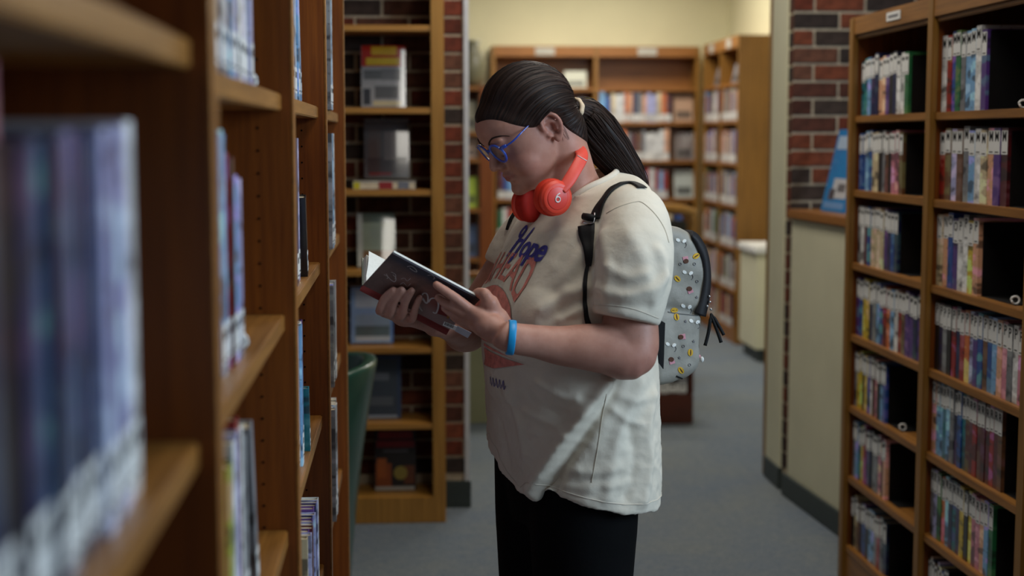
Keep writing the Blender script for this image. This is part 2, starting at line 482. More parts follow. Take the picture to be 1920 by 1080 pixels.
ye = left_row('second', 'third', [('grey', .034, .24), ('white', .03, .23), ('peach', .034, .235), ('lime', .036, .225), ('lime', .034, .22), ('green', .02, .22), ('white', .03, .235), ('lavender', .028, .24), ('red', .03, .25), ('white', .026, .235), ('grey', .03, .22)], 1.42, 0.8722)
b_ = book((LX - 0.03, ye + 0.075, 0.8722), 0, .028, .225, .19, 'grey', 'grey book leaning against the row on third shelf, second bay of left bookcase', 'books in the left bookcase', lean=R(14), lab=(0.012, 0.055))
left_row('second', 'fourth', [('navy', .03, .2), ('blue', .03, .21), ('white', .03, .2), ('navy', .03, .2), ('blue', .034, .2), ('white', .03, .2)], 1.55, 0.5602)
ye = left_row('third', 'top visible', [('light blue', .03, .29), ('white', .03, .285), ('lavender', .034, .29), ('light blue', .03, .285), ('white', .03, .29), ('light blue', .03, .29)], 2.426, 1.5002, inset=0.022)
book((LX - 0.024, ye + 0.052, 1.5002), 0, .016, .20, .17, 'light blue', 'blue book leaning on the upper shelf of third bay, left bookcase', 'books in the left bookcase', lean=R(13), lab=(0.012, 0.05))
ye = left_row('third', 'eye-level', [('white', .03, .25), ('lavender', .034, .25), ('white', .03, .248), ('navy', .034, .25), ('white', .03, .25), ('light blue', .03, .248), ('lavender', .03, .25)], 2.437, 1.1872, inset=0.024)
book((LX - 0.02, ye + 0.054, 1.1872), 0, .02, .15, .14, 'black', 'short black book leaning on eye-level shelf of third bay, left bookcase', 'books in the left bookcase', lean=R(16), lab=(0.01, 0.045))
ye = left_row('third', 'third', [('lavender', .03, .245), ('purple', .034, .245), ('lavender', .034, .245), ('white', .03, .245), ('light blue', .03, .245), ('white', .034, .245), ('purple', .03, .245)], 2.426, 0.8722, inset=0.022)
book((LX - 0.018, ye + 0.03, 0.8722), 0, .014, .12, .12, 'teal', 'short teal book leaning on third shelf of third bay, left bookcase', 'books in the left bookcase', lean=R(10), lab=(0.01, 0.04))
left_row('third', 'fourth', [('cream', .022, .215), ('lavender', .022, .215), ('purple', .022, .215), ('maroon', .022, .215), ('lavender', .022, .215), ('purple', .022, .215), ('navy', .022, .215), ('lavender', .022, .215), ('purple', .022, .22), ('navy', .022, .22), ('lavender', .022, .22), ('white', .022, .22)], 2.44, 0.5602, inset=0.004)
for sh, z, hh in (('top visible', 1.5002, .28), ('eye-level', 1.1872, .26), ('third', .8722, .23), ('fourth', .5602, .26)):
    left_row('fourth', sh, [(c, .032, hh) for c in ('grey', 'light blue', 'white', 'grey', 'white')], 3.376, z, inset=0.006)

# ---- right bookcase (spines look to -X)
RX = 1.42
RBAY = [2.62, 3.285, 3.965, 4.68]
S_R = [1.505, 1.272, 1.040, 0.81, 0.58, 0.35, 0.12]
rc = empty('bookcase', (RX + 0.1, 2.62, 0))
tag(rc, 'tall oak bookcase of paperbacks on the right side of the aisle', 'bookcase')
for i, yb in enumerate(RBAY):
    part(MB().box(RX + 0.004, RX + 0.24, yb - 0.011, yb + 0.011, 0, 1.812), 'upright', M['wood_z'], rc, 0.002)
    part(MB().box(RX - 0.014, RX + 0.004, yb - 0.021, yb + 0.021, 0, 1.812), 'face_stile', M['wood_stile'], rc, 0.003)
part(MB().box(RX + 0.24, RX + 0.25, 2.61, 4.691, 0, 1.812), 'back_panel', M['wood_red'], rc)
for i in range(3):
    a, b = RBAY[i], RBAY[i + 1]
    part(MB().box(RX - 0.012, RX + 0.006, a + 0.0215, b - 0.0215, 1.757, 1.812), 'header', M['wood_y'], rc, 0.002)
    part(MB().box(RX - 0.004, RX + 0.008, a + 0.0215, b - 0.0215, 1.744, 1.757), 'header_moulding', M['wood_y'], rc, 0.003)
    part(MB().box(RX + 0.006, RX + 0.24, a + 0.0115, b - 0.0115, 1.782, 1.812), 'top_board', M['wood_y'], rc)
    for z in S_R:
        part(MB().box(RX - 0.002, RX + 0.239, a + 0.0115, b - 0.0115, z - 0.022, z), 'shelf', M['wood_y'], rc, 0.002)
    part(MB().box(RX, RX + 0.02, a + 0.0115, b - 0.0115, 0, 0.0975), 'kick_board', M['wood_y'], rc)
ol = part(MB().box(RX - 0.0145, RX - 0.0122, 4.215, 4.335, 1.774, 1.799), 'category_label', M['white'], rc)
part(MB().box(RX - 0.0150, RX - 0.0145, 4.232, 4.318, 1.782, 1.790), 'label_print', plain('grey_ink', (120, 120, 124), .7, .2, 0, 10), rc)

# far bay: colours left to right as the photo shows them (left = far end)
def right_row(bay, y_left, y_right, z, spec, row, hs, letters=None, end=True, inset=0.012, d=0.13, foot=False):
    n = len(spec); t = (y_left - y_right) / n
    for k, c in enumerate(spec):
        tt = t * (0.96 + 0.0 * k)
        y = y_left - k * t
        hh = hs[k % len(hs)] + rb.uniform(-0.004, 0.004)
        nm = c if isinstance(c, str) else c[0]
        lbl = '%s paperback, %s from the left on %s shelf, %s bay of right bookcase' % (nm, ORD[k], ORD[row], bay)
        lt = letters[k] if letters else None
        book((RX + inset + rb.uniform(0, 0.004), y, z), math.pi, tt, hh, d, nm, lbl, 'paperbacks in the right bookcase',
             letter=lt, lab=(hh - 0.064, hh - 0.006))
    if end:
        bookend((RX + inset + 0.006, y_left - n * t - 0.002, z), math.pi, min(hs) - 0.004, 0.18,
                'black bookend closing the %s shelf, %s bay of right bookcase' % (ORD[row], bay), 'bookends in the right bookcase', foot, .19 if bay == 'middle' else .11)
P = 'far'
right_row(P, 4.652, 4.21, S_R[0] + 0.0003, ['teal', 'teal', 'light blue', 'navy', 'navy', 'peach', 'peach', 'purple', 'black', 'navy', 'white', 'white', 'green'], 0, [.17, .172, .175, .178, .185])
right_row(P, 4.652, 4.242, S_R[1] + 0.0003, ['blue', 'blue', 'light blue', 'blue', 'cream', 'cream', 'black', 'grey', 'brown', 'black', 'pink', 'pink', 'brown'], 1, [.178, .18, .182, .186])
right_row(P, 4.652, 4.27, S_R[2] + 0.0003, ['grey', 'white', 'maroon', 'blue', 'cream', 'cream', 'cream', 'cream', 'purple', 'navy', 'blue', 'navy'], 2, [.18, .178, .182])
right_row(P, 4.652, 4.01, S_R[3] + 0.0003, ['purple', 'blue', 'yellow', 'yellow', 'navy', 'grey', 'light blue', 'blue', 'red', 'orange', 'light blue', 'white', 'red', 'brown', 'purple', 'purple', 'navy', 'purple', 'purple'], 3, [.185, .182, .186], end=False)
right_row(P, 4.652, 4.343, S_R[4] + 0.0003, ['grey', 'yellow', 'yellow', 'black', 'yellow', 'blue', 'white', 'maroon', 'pink', 'black', 'light blue', 'blue'], 4, [.18, .178, .182], foot=True)
right_row(P, 4.652, 4.318, S_R[5] + 0.0003, ['grey', 'light blue', 'teal', 'yellow', 'red', 'purple', 'navy', 'black', 'grey', 'grey', 'pink', 'maroon', 'peach'], 5, [.18, .185, .178])
right_row(P, 4.652, 4.304, S_R[6] + 0.0003, ['black', 'cream', 'brown', 'navy', 'blue', 'black', 'light blue', 'light blue', 'grey', 'red', 'grey', 'navy'], 6, [.165, .17, .162])
P = 'middle'
right_row(P, 3.938, 3.638, S_R[0] + 0.0003, ['white', 'red', 'blue', 'green', 'grey', 'light blue', 'light blue', 'white', 'purple'], 0, [.20, .202, .205, .208], 'MMMMMMMMM', foot=True)
right_row(P, 3.938, 3.488, S_R[1] + 0.0003, ['red', 'brown', 'lavender', 'brown', 'grey', 'light blue', 'white', 'cream', 'peach', 'purple', 'maroon'], 1, [.186, .187, .185, .188, .192], 'MMMMMMMMMMM')
right_row(P, 3.938, 3.645, S_R[2] + 0.0003, ['cream', 'peach', 'blue', 'purple', 'white', 'white', 'yellow', 'peach'], 2, [.19, .192, .196], 'NNOOPPPP', foot=True)
right_row(P, 3.938, 3.325, S_R[3] + 0.0003, ['black', 'navy', 'grey', 'black', 'red', 'navy', 'red', 'orange', 'lavender', 'purple', 'blue', 'brown', 'blue', 'light blue', 'peach', 'pink', 'grey', 'white', 'pink', 'maroon'], 3, [.186, .188, .187], 'PPPPPPPPPPPPPPPPPPPP', end=False)
right_row(P, 3.938, 3.463, S_R[4] + 0.0003, ['peach', 'light blue', 'light blue', 'teal', 'light blue', 'grey', 'navy', 'blue', 'teal', 'maroon', 'maroon', 'red', 'maroon', 'maroon', 'maroon', 'red', 'maroon', 'brown'], 4, [.20, .202, .201], 'QORRRRRRRRRRRRRRRR')
right_row(P, 3.938, 3.498, S_R[5] + 0.0003, ['grey', 'lavender', 'green', 'orange', 'light blue', 'navy', 'teal', 'navy', 'yellow', 'black', 'yellow', 'pink', 'pink', 'peach', 'light blue', 'green'], 5, [.185, .188, .19], 'RRRRRRRRRRRRRRRR')
right_row(P, 3.938, 3.782, S_R[6] + 0.0003, ['black', 'cream', 'navy', 'brown', 'lavender', 'cream', 'blue', 'grey', 'black'], 6, [.16, .17, .165])

# ---- display bookcase against the brick wall
dc = empty('display_bookcase', (-0.13, 5.6, 0))
tag(dc, 'open-backed oak display bookcase standing against the brick wall', 'bookcase')
part(MB().box(0.094, 0.142, 5.488, 5.512, 0.0, 2.13).box(0.118, 0.142, 5.512, 5.722, 0, 2.13), 'upright', M['wood_dz'], dc, 0.002)
part(MB().box(-0.40, -0.352, 5.488, 5.512, 0.0, 2.13).box(-0.40, -0.376, 5.512, 5.722, 0, 2.13), 'upright', M['wood_dz'], dc, 0.002)
S_D = [1.842, 1.545, 1.246, 0.950, 0.662, 0.376]
for z in S_D + [2.128]:
    part(MB().box(-0.351, 0.0935, 5.494, 5.72, z - 0.022, z), 'shelf', M['wood_dx'], dc, 0.002)
part(MB().box(-0.351, 0.1172, 5.4875, 5.72, 0.0, 0.098), 'base', M['wood_dz'], dc, 0.002)

def display_book(cx, w, h, z, tilt, label, bands, rough='tint', y=5.60, t=0.014, rz=0.0, feats=()):
    """face-out book leaning back: bands are (x0,x1,z0,z1,colour) fractions of the cover"""
    root = empty('display_book', (cx, y, z + 0.0005 + t * math.sin(tilt)), rz)
    root.rotation_euler = (-tilt, 0, rz)
    MB().box(-w / 2, w / 2, 0.001, t - 0.001, 0.001, h - 0.001).build('pages', M['paper'], root)
    bow = 0.0042
    def bent(x0, x1, z0, z1, off):
        # a strip of the bowed, plastic-wrapped front
        n = max(2, int((x1 - x0) / w * 14)); A_, B_ = [], []
        for k in range(n + 1):
            x = x0 + (x1 - x0) * k / n; y_ = -bow * (1 - (2 * x / w) ** 2) - off
            A_.append((x, y_)); B_.append((x, y_ + 0.0007 + off * .5))
        pr_ = A_ + B_[::-1]
        return MB().loft([[(x, y_, z0) for x, y_ in pr_], [(x, y_, z1) for x, y_ in pr_]])
    c = bent(-w / 2, w / 2, 0, h, 0)
    c.box(-w / 2, w / 2, t - 0.001, t, 0, h).box(-w / 2 - 0.001, -w / 2, 0, t, 0, h)
    c = c.build('cover', M[rough], root)
    c.color = lin(bands[0])
    for i, (x0, x1, z0, z1, col) in enumerate(bands[1:]):
        e = 0.0003 * (i % 3 + 1)
        p = bent(-w / 2 + x0 * w, -w / 2 + x1 * w, z0 * h, z1 * h, e).build('cover_print', M[rough], c)
        p.color = lin(col)
    for (px_, pz_, r_, col) in feats:
        y_ = -bow * (1 - (2 * (px_ - .5)) ** 2)
        p = MB().tube([(-w / 2 + px_ * w, y_ - 0.0014, pz_ * h), (-w / 2 + px_ * w, y_ + .001, pz_ * h)], r_, 20).build('cover_print', M[rough], c)
        p.color = lin(col)
    return tag(root, label, 'book', 'face-out books in the display bookcase')
display_book(-0.079, .163, .232, S_D[1], R(10), 'red, yellow and grey book face-out on the upper shelf of brick-wall bookcase',
    [(150, 150, 152), (0, 1, .66, 1, (176, 40, 30)), (.22, .8, .84, .98, (206, 160, 40)), (.1, .85, .68, .80, (214, 176, 44)), (.05, .5, .45, .6, (96, 98, 100)), (.45, .88, .44, .62, (110, 110, 112)),
     (.3, .82, .14, .34, (92, 92, 94)), (.04, .2, .04, .3, (58, 60, 66)), (.26, .95, .02, .1, (190, 176, 140)), (.9, .99, .02, .94, (205, 208, 212))], 'tint_gloss')  # last pale strip is a painted highlight down the right edge
display_book(-0.069, .166, .226, S_D[2] + 0.036, R(11.5), 'glossy dark grey photo-cover book standing on a flat book, brick-wall bookcase',
    [(82, 78, 80), (.06, .94, .08, .34, (66, 58, 60)), (.1, .38, .34, .82, (92, 80, 78)), (.44, .7, .3, .78, (110, 98, 96)), (.72, .94, .3, .8, (58, 60, 66)), (.1, .6, .05, .09, (120, 40, 40)), (0, 1, .95, 1, (120, 124, 132))], 'tint_gloss', y=5.61, rz=R(1.5))
fb = empty('flat_book', (-0.078, 5.60, S_D[2] + 0.0003))
MB().box(-.115, .115, -.08, .08, 0, .003).box(-.115, .115, -.08, .08, .027, .030).box(-.115, -.112, -.08, .08, .003, .027).build('cover', M['cover'], fb).color = lin((190, 186, 180))
MB().box(-.112, .113, -.078, .078, .003, .027).build('pages', M['paper'], fb)
for x0, x1, c in ((-.113, -.09, (196, 186, 40)), (-.02, .03, (150, 40, 44)), (.05, .09, (120, 126, 140))):
    MB().box(x0, x1, -.0806, -.0801, .002, .028).build('cover_print', M['tint'], fb).color = lin(c)
tag(fb, 'thick pale book lying flat under the dark grey face-out book', 'book')
display_book(-0.11, .142, .206, S_D[3], R(16.5), 'pale green glossy book face-out behind the reader\'s open book',
    [(176, 188, 164), (0, .14, 0, 1, (216, 216, 204)), (.14, 1, .1, .3, (150, 116, 84)), (.14, 1, .82, 1, (112, 126, 112)), (.3, .8, .5, .7, (174, 184, 164))], 'tint_gloss', rz=R(2.5))
display_book(-0.13, .158, .216, S_D[4], R(15), 'light blue glossy book with pale landscape cover below the reader\'s hands',
    [(160, 188, 232), (.1, .92, .62, .94, (204, 214, 230)), (.1, .92, .3, .5, (168, 188, 214)), (.1, .92, .12, .3, (112, 128, 132)), (.1, .92, .03, .12, (214, 220, 228)), (.95, 1, 0, 1, (96, 146, 226))], 'tint_gloss')
display_book(-0.098, .15, .238, S_D[5], R(9), 'slate blue book face-out beside the green armchair back',
    [(58, 78, 112), (.06, .9, .06, .94, (66, 78, 92)), (.2, .7, .6, .72, (120, 128, 140)), (.16, .8, .2, .34, (104, 112, 122)), (.06, .9, .0, .05, (170, 178, 190))], 'tint')
display_book(-0.046, .156, .232, 0.098, R(8), 'black and orange book with red title on the lowest shelf',
    [(30, 20, 20), (.08, .92, .84, .96, (142, 24, 30)), (.04, .96, .70, .81, (142, 24, 30)), (.2, .8, .62, .66, (90, 84, 90)), (.02, .4, .06, .44, (150, 74, 26)), (.05, .28, .2, .52, (176, 92, 34)), (.7, .96, .1, .4, (110, 56, 24)), (0, .96, .0, .06, (186, 180, 170))], 'tint',
    feats=((.62, .28, .026, (160, 140, 60)),))
# ================================================================== far room
rf = random.Random(23)
FARC = ['white', 'grey', 'cream', 'navy', 'blue', 'lavender', 'red', 'orange', 'brown', 'white', 'grey', 'peach', 'maroon', 'green', 'light blue']
def far_case(name, label, x0, x1, y_front, depth, nbay, levels, H, rz=0.0, org=None):
    root = empty(name, org, rz)
    W = x1 - x0; bw = W / nbay; th = 0.03
    for i in range(nbay + 1):
        MB().box(x0 + i * bw - th / 2, x0 + i * bw + th / 2, 0, depth, 0, H).build('upright', M['wood_stile'], root, bevel=0.003)
    MB().box(x0 - th / 2, x1 + th / 2, depth, depth + 0.012, 0, H).build('back_panel', M['wood_x'], root)
    for i in range(nbay):
        a = x0 + i * bw + th / 2 + 0.0005; b = x0 + (i + 1) * bw - th / 2 - 0.0005
        for z in levels:
            MB().box(a, b, 0.004, depth - 0.001, z - 0.022, z).build('shelf', M['wood_x'], root)
        MB().box(a, b, 0, depth - 0.001, H - 0.08, H).build('header', M['wood_x'], root)
        c = (a + b) / 2
        MB().box(c - 0.075, c + 0.075, -0.004, -0.0005, H - 0.07, H - 0.012).build('category_label', M['far_label'], root)
        MB().box(a, b, 0.004, depth - 0.001, 0, 0.0785).build('base', M['wood_x'], root)
    tag(root, label, 'bookcase')
    return root
BCX = 0.66
FL = [1.81, 1.55, 1.255, 0.96, 0.665, 0.37, 0.10]
far_case('far_bookcase', 'long oak bookcase along the pale yellow back wall', 0.0, 1.58, 11.5, 0.23, 2, FL, 2.13, 0, (0.675, 11.5, 0))
far_case('far_bookcase', 'oak bookcase along the right wall with bright end panel', 0.0, 1.20, 0, 0.235, 2, FL, 2.13, -math.pi / 2, (2.27, 11.36, 0))

FARB = MB(); FARC_COL = []
def far_book(pos, rz, t, h, d, colr):
    # one of the many small far spines: cover shell, page block and white label joined into the far-books mesh
    M4 = Matrix.Translation(pos) @ Matrix.Rotation(rz, 4, 'Z')
    for (x0, x1, y0, y1, z0, z1, c) in ((-d, 0, .0003, t - .0003, 0, h, PAL[colr]), (.0001, .0006, .001, t - .001, .006, .062, (214, 212, 206)), (-d + .004, -.004, .002, t - .002, h, h + .0008, (206, 194, 168))):
        m = MB().box(x0, x1, y0, y1, z0, z1)
        FARB.add([M4 @ Vector(v) for v in m.v], m.f); FARC_COL.extend([lin(c)] * 8)
def far_row(xs, y, z, rz, tag_, group, hs=(.2, .24), fill=1.0, wmin=.026, wmax=.044, dirv=(1, 0)):
    p = 0.0
    while p < xs * fill:
        t = rf.uniform(wmin, wmax); h = rf.uniform(*hs); c = rf.choice(FARC)
        far_book((y[0] + dirv[0] * p, y[1] + dirv[1] * p, z), rz, t, h, .16, c)
        p += t + 0.0015
ROWN = ['top shelf', 'second shelf', 'third shelf', 'fourth shelf', 'fifth shelf', 'sixth shelf', 'lowest shelf']
# back-wall bookcase: spines face -Y, so local +x -> -Y : rz = -90deg; thickness (local y) -> +X
for i, z in enumerate(FL):
    if 0 < i < 6:
        far_row(0.53 if i < 4 else .62, (1.495, 11.515), z + 0.0003, -math.pi / 2, '%s, second bay of the back bookcase' % ROWN[i], 'books in the back bookcase')
    if i in (2, 3, 4, 5):
        far_row(0.60, (0.71, 11.515), z + 0.0003, -math.pi / 2, '%s, first bay of the back bookcase' % ROWN[i], 'books in the back bookcase')
def small_display(x, y, z, w, h, col, label, rz=0.0, cat='book', gloss='tint', name='face_out_book'):
    r_ = empty(name, (x, y, z + .0038), rz); r_.rotation_euler = (-0.2, 0, rz)
    c = MB().box(-w / 2, w / 2, 0, .002, 0, h).box(-w / 2, w / 2, .016, .018, 0, h).build('cover', M[gloss], r_); c.color = lin(col)
    MB().box(-w / 2 + .002, w / 2 - .002, .002, .016, .002, h - .002).build('pages', M['paper'], r_)
    p = MB().box(-w * .38, w * .38, -.001, 0, h * .12, h * .4).build('cover_print', M[gloss], c); p.color = lin(tuple(int(v * .55) for v in col))
    tag(r_, label, cat)
small_display(1.31, 11.53, FL[0] + .0003, .17, .13, (196, 196, 176), 'small pale book face-out on the top shelf of back bookcase')
small_display(1.355, 11.53, FL[1] + .0003, .17, .17, (214, 196, 30), 'bright yellow book face-out on the back bookcase beside ponytail')
small_display(2.155, 11.53, FL[1] + .0003, .15, .215, (176, 140, 112), 'tan book with a dark lower half at corner of back bookcase')
small_display(2.165, 11.53, FL[2] + .0003, .15, .215, (110, 100, 96), 'dark grey glossy book at corner of back bookcase, third shelf', gloss='tint_gloss')
small_display(2.165, 11.53, FL[3] + .0003, .15, .22, (170, 176, 170), 'silvery glossy book at corner of back bookcase, fourth shelf', gloss='tint_gloss')
# right-wall bookcase: spines face -X : rz = pi ; rows run toward the camera
for i, z in enumerate(FL):
    for bay, y0 in (('far', 11.335), ('near', 10.735)):
        if i == 0:
            small_display(2.31, y0 - 0.28, z + .0003, .2, .14, (120, 120, 124), 'grey face-out book on top shelf, %s bay of right-wall bookcase' % bay, rz=-math.pi / 2)
            continue
        p = 0; k = 0
        while p < (0.50 if i % 2 else 0.44):
            t = rf.uniform(.028, .046); h = rf.uniform(.19, .24); c = rf.choice(FARC)
            far_book((2.283, y0 - p, z + .0003), math.pi, t, h, .16, c)
            p += t + .0015; k += 1

def far_mat():
    m, nt, b = new_mat('far_book_covers')
    a_ = N(nt, 'ShaderNodeAttribute'); a_.attribute_name = 'tint'
    f = noise(nt, 1.0, 2, .5, mapscale=(12, 12, 24))
    nt.links.new(mix_rgb(nt, ramp(nt, f, [(.4, (0, 0, 0, 1)), (.65, (.45, .45, .45, 1))]), a_.outputs['Color'], (.12, .11, .12, 1)), b.inputs['Base Color'])
    b.inputs['Roughness'].default_value = .4
    return m
fbo = FARB.build('far_books', far_mat()); fbo['kind'] = 'stuff'
_ca = fbo.data.color_attributes.new('tint', 'FLOAT_COLOR', 'POINT')
_ca.data.foreach_set('color', [x for c in FARC_COL for x in c])
tag(fbo, 'rows of small library books filling the bookcases of the far room', 'books')

# bookcase at the left of the far room, mostly behind the brick corner
lf = empty('low_bookcase', (0.2, 9.6, 0))
tag(lf, 'shoulder-high oak bookcase with wide end post beyond the brick corner', 'bookcase')
MB().box(0.275, 0.365, 0, 0.24, 0, 1.76).build('end_post', M['wood_z'], lf, bevel=0.004)
MB().box(-0.5, -0.46, 0, 0.24, 0, 1.76).build('end_post', M['wood_z'], lf, bevel=0.004)
MB().box(-0.459, 0.274, 0.23, 0.24, 0, 1.76).build('back_panel', M['wood_z'], lf)
for z in (1.76, 1.47, 1.30, 0.98, 0.66, 0.36, 0.1):
    MB().box(-0.459, 0.2745, 0.002, 0.229, z - .025, z).build('shelf', M['wood_x'], lf)
for (x, z, w, h, c, lb) in ((.405, 1.3003, .12, .13, (190, 160, 140), 'pale pink book at the right end of the oak bookcase past the brick corner'),
                            (.405, .9803, .12, .2, (190, 214, 60), 'lime green book face-out beyond the brick corner'),
                            (.405, .6603, .12, .21, (70, 90, 130), 'slate blue book face-out beyond the brick corner'),
                            (.405, 1.4703, .12, .2, (150, 144, 120), 'beige book on upper shelf beyond the brick corner')):
    small_display(x, 9.66, z, w, h, c, lb)
vs = empty('vase', (0.44, 9.72, 1.7603))
MB().loft([[(r * math.cos(a), r * math.sin(a), z) for a in [2 * math.pi * k / 24 for k in range(24)]] for r, z in
           ((.05, 0), (.075, .05), (.085, .12), (.065, .2), (.035, .25), (.045, .29))]).build('body', plain('grey_olive_glaze', (120, 116, 92), .35), vs, smooth=True)
MB().loft([[(r * math.cos(a), r * math.sin(a), z) for a in [2 * math.pi * k / 24 for k in range(24)]] for r, z in ((.045, .288), (.05, .294), (.045, .30))]).build('rim', M['cream'], vs, smooth=True)
tag(vs, 'grey olive pottery vase standing on the shoulder-high bookcase', 'vase')

# low olive partition past the brick corner
ot = empty('partition', (0.42, 7.42, 0))
MB().box(-.18, .20, 0, .05, .0, .74).build('panel', M['olive'], ot, bevel=0.003)
MB().box(-.19, .21, -.015, .065, .741, .765).build('cap', M['wood_x'], ot, bevel=0.003)
tag(ot, 'plain olive low partition between the brick corner and the reader', 'partition')

# red-brown book bin on the floor behind the reader
bn = empty('book_bin', (1.27, 7.45, 0))
MB().box(-.17, .165, -.12, .12, 0, .15).build('plinth', M['wood_red'], bn, bevel=0.004)
MB().box(.145, .165, -.12, .12, .151, .42).build('side_panel', M['wood_red'], bn, bevel=0.003)
MB().box(-.17, -.15, -.12, .12, .151, .42).build('side_panel', M['wood_red'], bn, bevel=0.003)
MB().box(-.149, .144, .10, .12, .151, .42).build('back_panel', M['wood_red'], bn)
tag(bn, 'low red-brown book bin on the carpet below the backpack', 'book bin')
xx = -.145; k = 0
for c, t in (('maroon', .05), ('grey', .045), ('pink', .04), ('white', .04), ('black', .05), ('grey', .045)):
    book((1.27 + xx, 7.35, .1513), -math.pi / 2, t, .2, .16, c, '%s book, %s from the left in the red-brown bin' % (c, ORD[k]), 'books in the bin', lab=(.006, .05)); xx += t + .002; k += 1

# wooden chair with black padded back, behind the backpack
ch = empty('wooden_chair', (1.33, 8.75, 0), R(200))
mwd = M['wood_stile']; mbk = plain('black_vinyl', (22, 24, 32), .4, .5, .1)
for sx in (-1, 1):
    MB().tube(catmull([(sx * .25, -.24, 0), (sx * .25, -.235, .3), (sx * .25, -.22, .62)]), .02, 10).build('leg', mwd, ch, smooth=True)
    MB().tube(catmull([(sx * .24, .24, 0), (sx * .24, .22, .45), (sx * .24, .29, .99)]), .022, 10).build('leg', mwd, ch, smooth=True)
    MB().tube(catmull([(sx * .25, -.27, .63), (sx * .265, -.1, .655), (sx * .26, .12, .66), (sx * .245, .235, .64)]), .02, 10, 1.5).build('armrest', mwd, ch, smooth=True)
MB().tube(catmull([(-.27, .275, .99), (-.15, .325, 1.02), (0, .345, 1.03), (.15, .325, 1.02), (.27, .275, .99)]), .03, 10, .7).build('top_rail', mwd, ch, smooth=True)
MB().box(-.225, .225, -.25, .21, .42, .49).build('seat', mbk, ch, bevel=.02, seg=3)
MB().add([(x, y, z) for x in (-.21, .21) for (y, z) in ((.19, .55), (.245, .55), (.305, .96), (.25, .96))], [(0, 1, 2, 3), (7, 6, 5, 4), (0, 4, 5, 1), (1, 5, 6, 2), (2, 6, 7, 3), (3, 7, 4, 0)]).build('backrest', mbk, ch, bevel=.015, seg=3)
tag(ch, 'wooden armchair with black padded back behind the backpack', 'chair')

# cream cabinet with white top at the end of the right-wall bookcase
cb = empty('cabinet', (2.40, 9.60, 0))
MB().box(-.18, .135, -.28, .19, .085, .70).build('body', M['cream'], cb, bevel=.004)
MB().box(-.15, .135, -.25, .18, 0, .084).build('toe_kick', M['base'], cb)
MB().box(-.20, .135, -.30, .20, .701, .745).build('worktop', M['white'], cb, bevel=.006)
tag(cb, 'cream cabinet with white worktop at the end of right-wall bookcase', 'cabinet')

# half-height cream enclosure with oak ledge in front of the right brick wall
rl = empty('ledge_cabinet', (1.522, 5.795, 0), R(4))
MB().box(.0, .45, -1.05, 0.015, .0, 1.118).build('body', M['cream'], rl, bevel=.004)
MB().box(-.014, -.0005, -1.05, 0.04, .0, .09).build('base_strip', M['base'], rl, bevel=.002)
MB().box(-.018, .45, -1.06, 0.02, 1.119, 1.155).build('ledge', M['wood_x'], rl, bevel=.006)
tag(rl, 'half-height cream enclosure with oak ledge beneath the right brick wall', 'cabinet')
sg = empty('display_sign', (1.60, 5.68, 1.1565))
sg.rotation_euler = (0, 0, R(-84))
tl = math.tan(R(13))
def sgbox(x0, x1, y0, y1, z0, z1): 
    m = MB().box(x0, x1, y0, y1, z0, z1); m.v = [(v[0], v[1] + v[2] * tl, v[2]) for v in m.v]; return m
c = sgbox(0, .23, 0, .006, 0, .31).build('panel', M['tint_gloss'], sg); c.color = lin((36, 132, 200))
for (x0, x1, z0, z1, col) in ((.02, .21, .235, .285, (170, 190, 214)), (.07, .21, .05, .125, (196, 196, 200)), (.045, .10, .045, .085, (96, 84, 92)), (.02, .21, .012, .035, (110, 150, 200)), (.12, .19, .075, .105, (120, 110, 112))):
    p = sgbox(x0, x1, -.0012, -.0001, z0, z1).build('print', M['tint'], sg); p.color = lin(col)
sgbox(.08, .14, .0062, .09, 0.0, .003).build('easel_foot', M['tint'], sg).color = lin((36, 100, 160))
tag(sg, 'bright blue sign leaning on the oak ledge by brick wall', 'sign')

# green vinyl armchair past the end of the left bookcase
gc = empty('armchair', (-0.395, 4.62, 0), 0)
gm = plain('green_vinyl', (28, 70, 56), .3, .5, .12, 8, coat=.2)
def grid_slab(rows, thick):
    # rows: list of lists of points (front surface); the slab is thickened away along local +x
    mb = MB(); nr = len(rows); nc = len(rows[0])
    fr = [[Vector(p) for p in r] for r in rows]; bk = [[p + Vector((thick, 0, 0)) for p in r] for r in fr]
    vs = [p for r in fr for p in r] + [p for r in bk for p in r]; fs = []; o = nr * nc
    for i in range(nr - 1):
        for j in range(nc - 1):
            a, b, c, d = i * nc + j, i * nc + j + 1, (i + 1) * nc + j + 1, (i + 1) * nc + j
            fs.append((a, b, c, d)); fs.append((o + d, o + c, o + b, o + a))
    for j in range(nc - 1):
        fs.append((j + 1, j, o + j, o + j + 1)); q = (nr - 1) * nc; fs.append((q + j, q + j + 1, o + q + j + 1, o + q + j))
    for i in range(nr - 1):
        fs.append((i * nc, (i + 1) * nc, o + (i + 1) * nc, o + i * nc)); fs.append(((i + 1) * nc + nc - 1, i * nc + nc - 1, o + i * nc + nc - 1, o + (i + 1) * nc + nc - 1))
    return mb.add(vs, fs)
rows = []
for i in range(11):
    q = i / 10; z = .05 + .705 * q
    rows.append([(.17 + .045 * q + .045 * q * q - .16 * (abs(v) ** 2.6) * (0.35 + .65 * q), v * .30, z - .03 * abs(v) ** 3) for v in [-1 + 2 * j / 12 for j in range(13)]])
o = grid_slab(rows, .045).build('backrest', gm, gc, smooth=True)
md = o.modifiers.new('round', 'BEVEL'); md.width = .016; md.segments = 3
